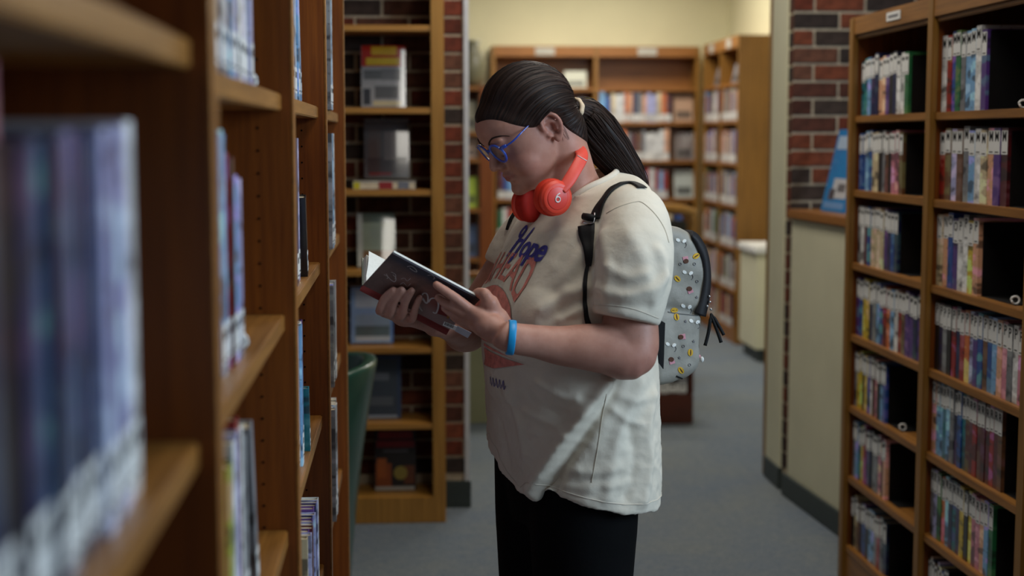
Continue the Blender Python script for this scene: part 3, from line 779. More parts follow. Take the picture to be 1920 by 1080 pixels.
for sy in (-1, 1):
    MB().tube(catmull([(.13, sy * .30, .52), (-.05, sy * .315, .50), (-.25, sy * .31, .46), (-.30, sy * .305, .36), (-.30, sy * .30, .14)]), .035, 12, .9).build('armrest', gm, gc, smooth=True)
    for sx in (-.26, .16):
        MB().tube([(sx, sy * .25, .14), (sx * 1.1, sy * .27, 0)], [.022, .014], 10).build('leg', M['wood_red'], gc, smooth=True)
MB().box(-.28, .17, -.27, .27, .26, .40).build('seat', gm, gc, bevel=.03, seg=3)
MB().box(-.27, .17, -.26, .26, .13, .258).build('frame', gm, gc, bevel=.015)
tag(gc, 'dark green vinyl armchair behind the end of the left bookcase', 'armchair')
# ================================================================== the reader
TH = R(22)
BO = Vector((0.32, 2.85, 0))
Bf = Vector((-math.cos(TH), -math.sin(TH), 0)); Bl = Vector((math.sin(TH), -math.cos(TH), 0)); Bz = Vector((0, 0, 1))
def W(a, b, c):
    return BO + Bf * a + Bl * b + Bz * c
HPH = R(31.5); HTH = R(19); HS = 0.965
Hf0 = Vector((-math.cos(HTH), -math.sin(HTH), 0)); Hl = Vector((math.sin(HTH), -math.cos(HTH), 0))
Hf = Hf0 * math.cos(HPH) - Bz * math.sin(HPH); Hu = Bz * math.cos(HPH) + Hf0 * math.sin(HPH)
HO = at(1000, 245.5, 2.815)
HM = Matrix((Hf * HS, Hl * HS, Hu * HS)).transposed()
def HW(a, b, c):
    return HO + (Hf * a + Hl * b + Hu * c) * HS

def voxel(mb, size, it=4, lam=0.5):
    me = mb.mesh('tmp'); o = bpy.data.objects.new('tmp', me); COL.objects.link(o)
    md = o.modifiers.new('r', 'REMESH'); md.mode = 'VOXEL'; md.voxel_size = size; md.adaptivity = 0
    dg = bpy.context.evaluated_depsgraph_get(); dg.update()
    ev = bpy.data.meshes.new_from_object(o.evaluated_get(dg))
    bpy.data.objects.remove(o, do_unlink=True); bpy.data.meshes.remove(me)
    n = len(ev.vertices); co = np.empty(n * 3, np.float32); ev.vertices.foreach_get('co', co); co = co.reshape(n, 3).astype(np.float64)
    ne = len(ev.edges); ed = np.empty(ne * 2, np.int32); ev.edges.foreach_get('vertices', ed); ed = ed.reshape(ne, 2)
    return smooth_co(co, ed, it, lam), ed, ev
def smooth_co(co, ed, it, lam=0.5, mask=None):
    deg = np.bincount(ed.ravel(), minlength=len(co)).astype(np.float64)[:, None]
    for _ in range(it):
        s = np.zeros_like(co)
        for k in range(3):
            s[:, k] = np.bincount(ed[:, 0], co[ed[:, 1], k], len(co)) + np.bincount(ed[:, 1], co[ed[:, 0], k], len(co))
        d = (s / np.maximum(deg, 1) - co) * lam
        co = co + (d if mask is None else d * mask[:, None])
    return co
def set_co(me, co):
    me.vertices.foreach_set('co', co.astype(np.float32).ravel()); me.update()
def normals(me):
    n = np.empty(len(me.vertices) * 3, np.float32); me.vertices.foreach_get('normal', n)
    return n.reshape(-1, 3).astype(np.float64)
def A3(v): return np.array(v, dtype=np.float64)
def bvh_of(me):
    return BVHTree.FromPolygons([v.co.copy() for v in me.vertices], [tuple(p.vertices) for p in me.polygons])
def finish(me, name, mat, parent, smooth=True):
    me.name = name; me.transform(Matrix.Translation(-parent_loc(parent)))
    me.materials.clear(); me.materials.append(mat)
    return link_mesh(name, me, mat, parent, smooth)
def parent_loc(p):
    l = Vector((0, 0, 0))
    while p is not None:
        l += p.location; p = p.parent
    return l
def wpart(mb, name, mat, parent, smooth=True, bevel=0.0):
    l = parent_loc(parent)
    mb.v = [(v[0] - l.x, v[1] - l.y, v[2] - l.z) for v in mb.v]
    return mb.build(name, mat, parent, smooth, bevel)

person = empty('person', BO)
tag(person, 'person in cream t-shirt and black trousers reading an open book in the aisle', 'person')

# ------------------------------------------------------------------ materials
def skin_mat():
    m, nt, b = new_mat('skin')
    at_ = N(nt, 'ShaderNodeAttribute'); at_.attribute_name = 'tone'
    f = noise(nt, 34, 4, 0.6); g = noise(nt, 420, 2, 0.6)
    col = ramp(nt, f, [(0.3, lin((168, 118, 100))), (0.7, lin((184, 136, 118)))])
    col = mix_rgb(nt, at_.outputs['Color'], col, lin((150, 78, 72)))
    vo = N(nt, 'ShaderNodeTexVoronoi'); vo.inputs['Scale'].default_value = 62
    tc = N(nt, 'ShaderNodeTexCoord'); nt.links.new(tc.outputs['Object'], vo.inputs['Vector'])
    col = mix_rgb(nt, ramp(nt, vo.outputs['Distance'], [(0.03, (0.4, 0.4, 0.4, 1)), (0.09, (0, 0, 0, 1))]), col, lin((128, 82, 66)))
    nt.links.new(col, b.inputs['Base Color']); b.inputs['Roughness'].default_value = 0.5
    b.inputs['Subsurface Weight'].default_value = 0.15; b.inputs['Subsurface Radius'].default_value = (1.0, 0.35, 0.2); b.inputs['Subsurface Scale'].default_value = 0.006
    b.inputs['Specular IOR Level'].default_value = 0.35
    bump(nt, b, g, 0.08, 0.001)
    return m
def cloth_mat(name, c0, c1, sc=700, wr=0.35, crease=True):
    m, nt, b = new_mat(name)
    f = noise(nt, 9, 5, 0.6); weave = noise(nt, sc, 2, 0.7); w2 = noise(nt, 26, 6, 0.62)
    col = ramp(nt, f, [(0.3, lin(c0)), (0.7, lin(c1))])
    nt.links.new(col, b.inputs['Base Color']); b.inputs['Roughness'].default_value = 0.9; b.inputs['Specular IOR Level'].default_value = 0.15
    b.inputs['Sheen Weight'].default_value = 0.12 if c0[0] > 50 else 0.0
    mx = N(nt, 'ShaderNodeMath', operation='MULTIPLY_ADD'); nt.links.new(weave, mx.inputs[0]); mx.inputs[1].default_value = 0.12; nt.links.new(w2, mx.inputs[2])
    if crease:
        # thin sharp creases: ridges of a stretched noise
        cz = noise(nt, 1.0, 3, 0.55, mapscale=(12, 12, 17))
        r1 = ramp(nt, cz, [(0.40, (0, 0, 0, 1)), (0.50, (1, 1, 1, 1)), (0.60, (0, 0, 0, 1))])
        m2 = N(nt, 'ShaderNodeMath', operation='MULTIPLY_ADD'); nt.links.new(r1, m2.inputs[0]); m2.inputs[1].default_value = 0.22; nt.links.new(mx.outputs[0], m2.inputs[2]); mx = m2
    bump(nt, b, mx.outputs[0], wr, 0.006)
    return m
def hair_mat():
    m, nt, b = new_mat('dark_brown_hair')
    at_ = N(nt, 'ShaderNodeAttribute'); at_.attribute_name = 'strand'
    wv = N(nt, 'ShaderNodeTexNoise'); wv.noise_dimensions = '1D'; wv.inputs['Scale'].default_value = 1.0; wv.inputs['Detail'].default_value = 5
    nt.links.new(at_.outputs['Fac'], wv.inputs['W'])
    col = ramp(nt, wv.outputs['Fac'], [(0.3, lin((20, 13, 10))), (0.75, lin((56, 36, 28)))])
    nt.links.new(col, b.inputs['Base Color']); b.inputs['Roughness'].default_value = 0.55
    b.inputs['Specular IOR Level'].default_value = 0.25
    bump(nt, b, wv.outputs['Fac'], 0.5, 0.002)
    return m
M['skin'] = skin_mat()
M['shirt'] = cloth_mat('cream_cotton', (208, 198, 180), (220, 211, 194), 700, 0.24)
M['rib'] = cloth_mat('cream_rib', (200, 190, 172), (216, 206, 190), 900, 0.2, False)
M['trouser'] = cloth_mat('black_knit', (3, 3, 4), (6, 6, 7), 600, 0.2, False)
M['hair'] = hair_mat()
M['brow'] = plain('brow_hair', (48, 32, 27), 0.7, 0.2, 0.2, 200)

# ------------------------------------------------------------------ the open book (frame only; built further down)
bkA = at(735, 475, 2.615); bkD = at(900, 562, 2.655)
bk_u = (bkD - bkA); bkL = bk_u.length; bk_u.normalize()
_lo, _hi = 2.60, 2.95
for _ in range(50):
    _m = (_lo + _hi) / 2
    if (at(678, 538, _m) - bkA).dot(bk_u) > 0: _hi = _m
    else: _lo = _m
# pick the spine end on the pixel ray with a 0.135 m wide cover, square to the fore-edge as nearly as the ray allows
_best = None
for k in range(400):
    Yk = 2.62 + k * 0.0006
    p = at(678, 538, Yk); w = (p - bkA)
    e = abs(w.length - 0.137) + 0.6 * abs(w.normalized().dot(bk_u))
    if _best is None or e < _best[0]: _best = (e, p)
bkB = _best[1]
bk_v = (bkA - bkB); bk_v = (bk_v - bk_u * bk_v.dot(bk_u)); bkWd = bk_v.length; bk_v.normalize()
bk_n = bk_u.cross(bk_v)
if bk_n.dot(C_FWD) > 0: bk_n = -bk_n
def BK(s, t, h): return bkB + bk_u * s + bk_v * t + bk_n * h
def PL(px, py, h): return on_plane(px, py, bkB + bk_n * h, bk_n)

# ------------------------------------------------------------------ body: one continuous surface
SL = W(-.045, .160, 1.295); SRt = W(-.035, -.160, 1.295)
EL = at(1176, 656, 2.64); WL = at(957, 633, 2.615)
ER = W(.12, -.215, 1.055)
def lerp(a, b, t): return a + (b - a) * t
mb = MB()
# skull, face, jaw
mb.ball(HW(-.008, 0, .040), .091, .074, .083, HM, 32, 20)
mb.ball(HW(.038, 0, .044), .066, .062, .056, HM, 28, 16)
lv = [(.055, .101, -.05, .066), (.02, .0935, -.045, .0695), (-.005, .0905, -.04, .070), (-.03, .0895, -.03, .0675), (-.05, .0885, -.02, .0625), (-.068, .0885, -.005, .055), (-.082, .0865, .012, .044), (-.092, .079, .028, .029)]
rings = []
for c, af, ab, w in reversed(lv):
    am = (af + ab) / 2; ha = (af - ab) / 2; rg = []
    for k in range(40):
        t = 2 * math.pi * k / 40; cx, sx = math.cos(t), math.sin(t)
        e = 2 / 2.35
        rg.append(HW(am + ha * math.copysign(abs(cx) ** e, cx), w * math.copysign(abs(sx) ** e, sx), c))
    rings.append(rg)
mb.loft(rings)
mb.ball(HW(.081, 0, -.078), .019, .022, .017, HM)
for s in (-1, 1):
    mb.ball(HW(.052, s * .038, -.030), .036, .030, .034, HM)
    mb.ball(HW(.087, s * .030, .031), .013, .026, .009, HM)
    mb.ball(HW(.0775, s * .0315, .011), .0145, .0155, .0135, HM)            # closed, downcast lids
    mb.ball(HW(.0960, s * .0115, -.0225), .0095, .0075, .0075, HM)          # nostril wings
mb.tube([HW(.091, 0, .026), HW(.0945, 0, .010), HW(.1005, 0, -.006), HW(.1055, 0, -.0155)], [.0085, .0085, .0095, .0105], 14)
mb.ball(HW(.1055, 0, -.0165), .0115, .0115, .0105, HM)
mb.tube(catmull([HW(.0815, .0255, -.0475), HW(.0925, .014, -.0435), HW(.0962, .005, -.0415), HW(.0955, 0, -.0425), HW(.0962, -.005, -.0415), HW(.0925, -.014, -.0435), HW(.0815, -.0255, -.0475)], 5), .0042, 10)
mb.tube(catmull([HW(.0815, .024, -.0500), HW(.0918, .012, -.0535), HW(.0945, 0, -.0550), HW(.0918, -.012, -.0535), HW(.0815, -.024, -.0500)], 5), .0050, 10)
mb.ball(HW(.086, 0, -.034), .009, .013, .010, HM)
# ears
for s in (-1, 1):
    def E(a, c, o=0.0):
        ca, sa = math.cos(R(-14)), math.sin(R(-14))
        aa = a * ca - c * sa; cc = a * sa + c * ca
        return HW(-.008 + aa, s * (.0715 + o + max(0, -aa) * .38), .001 + cc)
    mb.tube(catmull([E(.013, .004), E(.0135, .014, .002), E(.009, .025, .003), E(-.002, .0305, .003), E(-.0135, .026, .003), E(-.0195, .013, .003), E(-.0185, -.001, .002), E(-.012, -.0135, .001), E(-.003, -.022), E(.005, -.026)], 5), .0044, 10)
    mb.tube(catmull([E(.004, .017, -.001), E(-.008, .012, .001), E(-.010, .0, .001), E(-.004, -.010, .001)], 5), .0034, 8)
    Me = Matrix((Hf, (Hl * s + Hf * -.3).normalized(), Hu)).transposed()
    mb.ball(E(-.003, .003, -.0075), .0165, .0050, .0265, Me, 20, 12)
    mb.ball(E(.003, -.0225, .0), .0085, .0050, .0085, Me)
    mb.ball(E(.0125, -.006, .0), .0048, .0042, .0070, Me)
# neck
mb.tube([HW(-.03, 0, .0), HW(-.028, 0, -.05), W(.012, 0, 1.355), W(-.03, 0, 1.26)], [.058, .057, .057, .070], 28)
mb.ball(HW(.035, 0, -.075), .04, .04, .03, HM)
# trunk under the shirt
mb.tube([W(-.02, 0, 1.30), W(-.01, 0, 1.2), W(.0, 0, 1.05), W(.0, 0, .9), W(0, 0, .78)], [.075, .105, .125, .135, .13], 30)
mb.tube([SL, W(-.03, 0, 1.265), SRt], [.050, .055, .050], 20)
# left arm
mb.tube(catmull([SL, lerp(SL, EL, .35), lerp(SL, EL, .72), EL + Vector((.006, 0, -.004)), at(1142, 655, 2.635), at(1098, 650.5, 2.63), at(1050, 648, 2.628), at(1003, 640, 2.622), WL, at(938, 622, 2.618)], 5),
        [float(x) for x in np.interp(np.linspace(0, 9, 46), range(10), [.055, .054, .0515, .0495, .0475, .043, .0365, .0305, .0285, .028])], 22, 0.9)
mb.ball(EL + Vector((.012, .0, -.006)), .043)
# right arm
WR = at(832, 606, 2.80)
mb.tube(catmull([SRt, lerp(SRt, ER, .5), ER, lerp(ER, WR, .4), WR, at(806, 603, 2.775)], 5), [float(x) for x in np.interp(np.linspace(0, 5, 26), range(6), [.055, .05, .046, .040, .028, .027])], 20)
# hands -------------------------------------------------------------
def finger(pts, r0, r1):
    c = catmull(pts, 5); n = len(c)
    mb.tube(c, [r0 + (r1 - r0) * i / (n - 1) for i in range(n)], 12)
    mb.ball(c[-1], r1, nu=14, nv=8)
    for q in pts[1:-1]: mb.ball(q, r0 * .99 + (r1 - r0) * .5, nu=14, nv=8)
# left hand on the outside of the front cover
Lk = [PL(886, 584, .020), PL(887, 595, .023), PL(889, 606, .021), PL(895, 615, .018)]
finger([Lk[0], PL(854, 559, .0165), PL(834, 545, .0125), PL(818, 534, .0095)], .0105, .0078)
finger([Lk[1], PL(852, 577, .0205), PL(834, 567, .0150), PL(822, 558, .0105)], .0105, .0080)
finger([Lk[2], PL(858, 592, .0200), PL(844, 585, .0145), PL(833, 577, .0105)], .0100, .0076)
finger([Lk[3], PL(869, 605, .0165), PL(858, 600, .0130), PL(849, 594, .0095)], .0092, .0070)
for k, (q, r_) in enumerate(zip(Lk, (.0135, .014, .0135, .012))):
    mb.tube([q, lerp(q, WL, .5) + bk_n * .004, WL], [r_, r_ + .005, .021], 14)
mb.ball(lerp(Lk[1], WL, .45), .029, .026, .024)
mb.tube(catmull([PL(945, 617, .014), PL(927, 588, .010), PL(913, 560, .002), PL(905, 550, -.006), PL(893, 551, -.016)], 5), [.021] * 5 + [.0175] * 5 + [.0125] * 5 + [.0105] * 5 + [.0085], 14)
mb.ball(PL(893, 551, -.016), .0085, nu=14, nv=8)
mb.ball(PL(922, 590, .010), .019)
# right hand under the spine, finger ends on the front cover
Rk = [BK(.060, -.034, -.010), BK(.078, -.038, -.010), BK(.094, -.038, -.010), BK(.110, -.034, -.012)]
finger([Rk[0], PL(712, 583, .0145), PL(720, 561, .0125), PL(737, 544, .0085)], .0096, .0074)
finger([Rk[1], PL(732, 588, .0150), PL(739, 564, .0130), PL(753, 543, .0085)], .0094, .0074)
finger([Rk[2], PL(753, 592, .0150), PL(760, 567, .0125), PL(772, 545, .0085)], .0092, .0072)
finger([Rk[3], PL(773, 598, .0140), PL(779, 577, .0115), PL(787, 558, .0080)], .0084, .0066)
WR2 = at(806, 603, 2.775)
mb.tube([PL(716, 586, .005), PL(734, 592, .006), PL(756, 596, .006), PL(772, 600, .005)], .0085, 10)
mb.tube([PL(718, 574, .004), PL(738, 579, .005), PL(758, 583, .005), PL(776, 590, .004)], .0078, 10)
for q in Rk: mb.tube([q, lerp(q, WR2, .6), WR2], [.0135, .017, .022], 14)
mb.ball(lerp(Rk[1], WR2, .4), .028, .03, .02)
bk_v2 = None
# thumb of the right hand goes up the far side
mb.tube(catmull([WR2, BK(.105, -.035, -.050), BK(.10, -.022, -.070), BK(.085, -.010, -.085)], 5), [.018] * 5 + [.014] * 5 + [.011] * 5 + [.009], 12)
# hips and legs
for s in (-1, 1):
    mb.tube([W(0, s * .08, .82), W(.01, s * .085, .6), W(.01, s * .085, .42), W(-.005, s * .085, .25), W(-.02, s * .085, .06)], [.09, .085, .058, .055, .036], 18)
    mb.ball(W(.03, s * .09, .045), .10, .035, .03, Matrix((Bf, Bl, Bz)).transposed())
bco, bed, bme = voxel(mb, 0.0026, 2, 0.5)
# smooth face and arms more than hands
hand_c = np.vstack([A3(q) for q in (PL(870, 580, .01), PL(750, 575, .0))])
dh = np.min(np.linalg.norm(bco[:, None, :] - hand_c[None], axis=2), axis=1)
earp = np.vstack([A3(HW(-.008, s * .08, .0)) for s in (-1, 1)])
de = np.min(np.linalg.norm(bco[:, None, :] - earp[None], axis=2), axis=1)
facep = A3(HW(.095, 0, -.02)); df = np.linalg.norm(bco - facep, axis=1)
msk = np.where(dh < .085, .22, 1.0) * np.where(de < .032, .03, 1.0) * np.where(df < .03, .22, 1.0)
bco = smooth_co(bco, bed, 14, 0.5, msk)
bco = smooth_co(bco, bed, 2, 0.4, np.where(de < .032, .5, 1.0))
# brushes (head frame): centre, radius, displacement along forward/left/up
def brush(co, c, r, dv):
    c = A3(HW(*c)); dv = A3(Hf * dv[0] + Hl * dv[1] + Hu * dv[2])
    w = np.exp(-(np.linalg.norm(co - c, axis=1) / r) ** 2)
    return co + w[:, None] * dv
for s in (-1, 1):
    bco = brush(bco, (.089, s * .016, .012), .009, (-.004, 0, 0))
    bco = brush(bco, (.086, s * .046, .008), .010, (-.003, 0, 0))
    bco = brush(bco, (.102, s * .0060, -.0265), .0042, (-.003, 0, .005))
    bco = brush(bco, (.088, s * .0265, -.0485), .006, (-.0030, 0, 0))
    bco = brush(bco, (-.001, s * .080, -.001), .0075, (0, -s * .0065, 0)); bco = brush(bco, (-.004, s * .082, .017), .005, (0, -s * .003, 0))
for q in np.linspace(-1, 1, 13):
    bco = brush(bco, (.0965 - .0135 * q * q, q * .024, -.0484), .0026, (-.0024, 0, 0))
bco = brush(bco, (.093, 0, -.066), .010, (-.004, 0, 0))
set_co(bme, bco)
# skin tone mask: lips, ear, cheeks, finger ends
rel = (bco - A3(HO)) / HS
ha = rel @ A3(Hf); hb = rel @ A3(Hl); hc = rel @ A3(Hu)
tone = np.zeros(len(bco))
lipd = np.hypot((hc + .0485 + .003 * (np.abs(hb) / .025) * -1) / .0085, hb / .0265)
tone = np.maximum(tone, np.where((ha > .07), np.clip(1.5 - lipd * 1.4, 0, .75), 0))
ck = np.sqrt((ha - .068) ** 2 + (np.abs(hb) - .055) ** 2 + (hc + .022) ** 2)
tone = np.maximum(tone, .30 * np.exp(-(ck / .028) ** 2))
tone = np.maximum(tone, .35 * np.exp(-(de / .03) ** 2))
elw = np.linalg.norm(bco - A3(EL + Vector((.02, -.02, -.03))), axis=1)
tone = np.maximum(tone, .28 * np.exp(-(elw / .05) ** 2))
at_ = bme.color_attributes.new('tone', 'FLOAT_COLOR', 'POINT')
cc_ = np.ones((len(bco), 4), np.float32); cc_[:, :3] = tone[:, None]
at_.data.foreach_set('color', cc_.ravel())
body_bvh = bvh_of(bme)
body = finish(bme, 'body', M['skin'], person)

# finger nails: left thumb and index
# eyebrows and lashes
def on_head(a, b, c, off=.001):
    p, n, i, d = body_bvh.find_nearest(HW(a, b, c)); return p + n * off
for s in (-1, 1):
    pts = [on_head(.096, s * .012, .027), on_head(.095, s * .022, .034), on_head(.088, s * .034, .038), on_head(.076, s * .046, .036), on_head(.066, s * .054, .030)]
    wpart(MB().tube(catmull(pts, 6), [.0010] * 4 + [.0017] * 8 + [.0014] * 6 + [.0009] * 6 + [.0004], 8, 0.8), 'eyebrow', M['brow'], body)
    pts = [on_head(.086, s * .019, .002, .0016), on_head(.090, s * .027, -.001, .0022), on_head(.089, s * .034, -.001, .0022), on_head(.086, s * .040, .000, .0016)]
    wpart(MB().tube(catmull(pts, 6), [.0004] * 5 + [.0009] * 8 + [.0007] * 5 + [.0004], 6), 'eyelashes', M['brow'], body)

# ------------------------------------------------------------------ hair
def head_out(p0, d):
    # outermost point of the head along a direction from the skull centre
    h = body_bvh.ray_cast(p0 + d * .30, -d, .30)
    q = h[0] if h[0] is not None else p0 + d * .08
    hb_ = abs((q - HO).dot(Hl)) / HS
    if hb_ > .0735 and (q - HW(-.008, 0, 0)).dot(Hu) < .05:      # ignore the ears
        q = p0 + (q - p0) * (.0735 / hb_)
    return q
HC = HW(-.012, 0, .030)
def hdir(a, b, c): return (HW(a, b, c) - HC).normalized()
tie = hdir(-.100, 0, -.004)
# left half of the hairline, forehead middle -> temple -> in front of the ear -> behind the ear -> nape
hl = [(.106, 0, .076), (.100, .020, .078), (.087, .038, .074), (.070, .052, .062), (.054, .060, .046), (.040, .066, .032), (.026, .070, .021), (.016, .072, .019), (.009, .0735, .028), (-.008, .0745, .0375),
      (-.024, .073, .024), (-.034, .068, .004), (-.040, .056, -.020), (-.050, .040, -.036), (-.056, .020, -.042), (-.058, 0, -.044)]
hl_d = catmull([Vector(p) for p in hl], 10)
full = [Vector((p.x, p.y, p.z)) for p in hl_d] + [Vector((p.x, -p.y, p.z)) for p in reversed(hl_d[:-1])]
rh = random.Random(7)
ns = 26; rows = []; strand = []
for i, p in enumerate(full):
    d0 = hdir(*p)
    row = []
    for k in range(ns):
        s = k / (ns - 1)
        front = max(0.0, d0.dot(Hf)); lat = abs(d0.dot(Hl))
        mid = (d0 + tie) * .5 + Hu * (.06 + .95 * front * (1 - lat) ** 1.3 + .55 * min(1.0, front * 2.2) * lat) + Hl * (d0.dot(Hl)) * .35
        mid = mid.normalized() * 1.15
        d = (d0 * (1 - s) ** 2 + mid * (2 * s * (1 - s)) + tie * s * s).normalized()
        q = head_out(HC, d)
        th = .0025 + .0095 * math.sin(min(1, s * 2.2) * math.pi / 2) * (0.55 + .45 * math.sin(math.pi * min(1, s * 1.05)))
        g = .0006 * math.sin(i * 1.9 + 2 * s) + .0006 * math.sin(i * .73 + 5 * s)
        if s == 0: th = -.001
        row.append(q + d * (th + g * min(1, 4 * s)))
    rows.append(row)
nr = len(rows)
mbh = MB(); vs = [p for r_ in rows for p in r_]; fs = []
for i in range(nr - 0):
    j = (i + 1) % nr
    for k in range(ns - 1):
        fs.append((i * ns + k, j * ns + k, j * ns + k + 1, i * ns + k + 1))
mbh.add(vs, fs)
ho = wpart(mbh, 'hair', M['hair'], person)
fa = ho.data.attributes.new('strand', 'FLOAT', 'POINT')
fa.data.foreach_set('value', [i * 0.55 + .12 * math.sin(.3 * i + k * .3) for i in range(nr) for k in range(ns)])
bm = bmesh.new(); bm.from_mesh(ho.data); bmesh.ops.recalc_face_normals(bm, faces=bm.faces[:]); bm.to_mesh(ho.data); bm.free()
sd = ho.modifiers.new('s', 'SUBSURF'); sd.levels = 1; sd.render_levels = 1
# loose strands lying over the cap
mbs = MB(); sv = []
def add_strand(mbx, pts, r0, tagval, lst, n=4):
    a = len(mbx.v); m = len(pts)
    mbx.tube(pts, [r0 * (1 - .75 * abs(2 * i / (m - 1) - 1) ** 3) for i in range(m)], n)
    lst.extend([tagval] * (len(mbx.v) - a))
for q in range(230):
    i = rh.randrange(nr); j = (i + rh.choice((-2, -1, 0, 1, 2))) % nr
    s0 = rh.uniform(.02, .4); s1 = rh.uniform(.6, 1.0); off = rh.uniform(.0003, .0016)
    pts = []
    for k in range(10):
        s = s0 + (s1 - s0) * k / 9; x = s * (ns - 1); k0 = min(int(x), ns - 2); fr = x - k0
        a = rows[i][k0].lerp(rows[i][k0 + 1], fr); b = rows[j][k0].lerp(rows[j][k0 + 1], fr)
        pt = a.lerp(b, k / 9); pts.append(pt + (pt - HC).normalized() * off)
    add_strand(mbs, pts, rh.uniform(.0003, .0007), rh.uniform(0, 60), sv)
# ponytail
pt_path = catmull([HW(-.092, 0, -.003), at(1092, 217, 2.868), at(1117, 246, 2.868), at(1147, 284, 2.872), at(1180, 328, 2.88), at(1209, 366, 2.89)], 10)
npth = len(pt_path)
def pr(s):
    xs = [0, .08, .2, .4, .6, .78, .92, 1]; rs = [.013, .024, .035, .0395, .036, .029, .019, .004]
    return float(np.interp(s, xs, rs))
NP = 72; prings = []
ph = [rh.uniform(0, 6.28) for _ in range(8)]
prev = None
for i, p in enumerate(pt_path):
    s = i / (npth - 1)
    t = (pt_path[min(i + 1, npth - 1)] - pt_path[max(i - 1, 0)]).normalized()
    u = Bl - t * Bl.dot(t); u.normalize(); w = t.cross(u)
    rg = []
    for k in range(NP):
        a = 2 * math.pi * k / NP
        a2 = a + .5 * s
        g = 1 + .05 * math.sin(3 * a2 + ph[0]) + .045 * math.sin(7 * a2 + ph[1] + 2 * s) + .04 * math.sin(13 * a2 + ph[2]) + .03 * math.sin(23 * a2 + ph[3] - 3 * s) 
        rg.append(p + (u * math.cos(a) * .9 + w * math.sin(a) * 1.06) * pr(s) * g)
    prings.append(rg)
mbp = MB().loft(prings)
po = wpart(mbp, 'ponytail', M['hair'], person)
fa = po.data.attributes.new('strand', 'FLOAT', 'POINT')
fa.data.foreach_set('value', [k * .7 + .6 * math.sin(2 * math.pi * k / NP) for i in range(npth) for k in range(NP)])
for q in range(330):
    a0 = rh.uniform(0, 6.28); s0 = rh.uniform(0, .45); s1 = min(1.0, s0 + rh.uniform(.35, .75)); off = rh.uniform(.96, 1.10)
    tw = rh.uniform(-.5, .5); pts = []
    for k in range(11):
        s = s0 + (s1 - s0) * k / 10; x = s * (npth - 1); i = min(int(x), npth - 2)
        c = pt_path[i].lerp(pt_path[i + 1], x - i); t = (pt_path[i + 1] - pt_path[i]).normalized()
        u = (Bl - t * Bl.dot(t)).normalized(); w = t.cross(u); a = a0 + tw * s
        pts.append(c + (u * math.cos(a) * .9 + w * math.sin(a) * 1.06) * max(pr(s), .006) * off * (1 + (.25 * s ** 4 if q % 7 == 0 else 0)))
    add_strand(mbs, pts, rh.uniform(.0004, .0009), rh.uniform(0, 60), sv)
# wisps at the temple and nape
for (p0, p1, p2) in (((-.030, .071, -.004), (-.026, .066, -.022), (-.024, .062, -.036)), ((-.034, .068, -.008), (-.034, .062, -.026), (-.030, .058, -.040)), ((.020, .0735, .034), (.012, .0755, .026), (.008, .0755, .016))):
    for q in range(3):
        j = rh.uniform(-.003, .003)
        pts = catmull([on_head(p0[0] + j, p0[1], p0[2], .003), on_head(p1[0] + j, p1[1], p1[2], .0018), on_head(p2[0] + j * 2, p2[1], p2[2], .001)], 4)
        add_strand(mbs, pts, .00028, rh.uniform(0, 60), sv)
so = wpart(mbs, 'loose_strands', M['hair'], person); so['kind'] = 'stuff'
fa = so.data.attributes.new('strand', 'FLOAT', 'POINT'); fa.data.foreach_set('value', sv)
# hair tie
tc_ = pt_path[3]; tt = (pt_path[5] - pt_path[1]).normalized(); uu = (Bl - tt * Bl.dot(tt)).normalized(); ww = tt.cross(uu)
mbt = MB(); rgs = []
for i in range(48):
    a = 2 * math.pi * i / 48; r_ = .0195; cdir = uu * math.cos(a) + ww * math.sin(a)
    rgs.append([tc_ + cdir * (r_ + .0045 * math.cos(b) * (1 + .15 * math.sin(9 * a))) + tt * .0062 * math.sin(b) for b in [2 * math.pi * k / 10 for k in range(10)]])
mbt.loft(rgs + [rgs[0]], cap=False)
wpart(mbt, 'hair_tie', plain('cream_elastic', (214, 190, 160), .8, .2), person)
# ------------------------------------------------------------------ t-shirt
from mathutils import noise as mnoise
def hem_z(al):
    xs = [-180, -120, -70, -30, -5, 14, 24, 31, 38, 60, 90, 130, 165, 180]
    zs = [.750, .770, .81, .842, .806, .775, .766, .780, .787, .772, .748, .740, .742, .750]
    return float(np.interp(al, xs, zs))
NA = 72
TL = [(.755, .0, .150, .206, 0), (.80, .0, .149, .206, 0), (.87, .002, .150, .206, 0), (.95, .004, .150, .203, 0), (1.03, .010, .154, .197, 0), (1.10, .016, .150, .191, 0), (1.17, .008, .137, .188, 0),
      (1.23, -.010, .122, .186, 0), (1.275, -.024, .112, .182, .06), (1.310, -.038, .100, .168, .12), (1.335, -.045, .088, .138, .16), (1.349, -.038, .083, .105, .20)]
def collar_ring(sc, dz):
    rg = []
    for k in range(NA):
        al = 2 * math.pi * k / NA; x = .076 * sc * math.cos(al)
        rg.append(W(-.014 + x, .066 * sc * math.sin(al), 1.348 + dz - .35 * x - 6 * max(x, 0) ** 2))
    return rg
def ring(z, cx, a, b, tilt, sc=1.0, low=0.0):
    rg = []
    for k in range(NA):
        al = 2 * math.pi * k / NA; e = 2 / 2.25
        ca, sa = math.cos(al), math.sin(al)
        x = a * sc * math.copysign(abs(ca) ** e, ca); y = b * sc * math.copysign(abs(sa) ** e, sa)
        deg = math.degrees(math.atan2(sa, ca))
        zz = z + (hem_z(deg) - .755) * low - tilt * x
        rg.append(W(cx + x, y, zz))
    return rg
sh = MB()
rings = [ring(.80, 0, .150, .206, 0, .90, 1), ring(.757, 0, .150, .206, 0, .95, 1), ring(.7535, 0, .150, .206, 0, .975, 1)]
for (z, cx, a, b, t) in TL:
    rings.append(ring(z, cx, a, b, t, 1.0, max(0, 1 - (z - .755) / .20)))
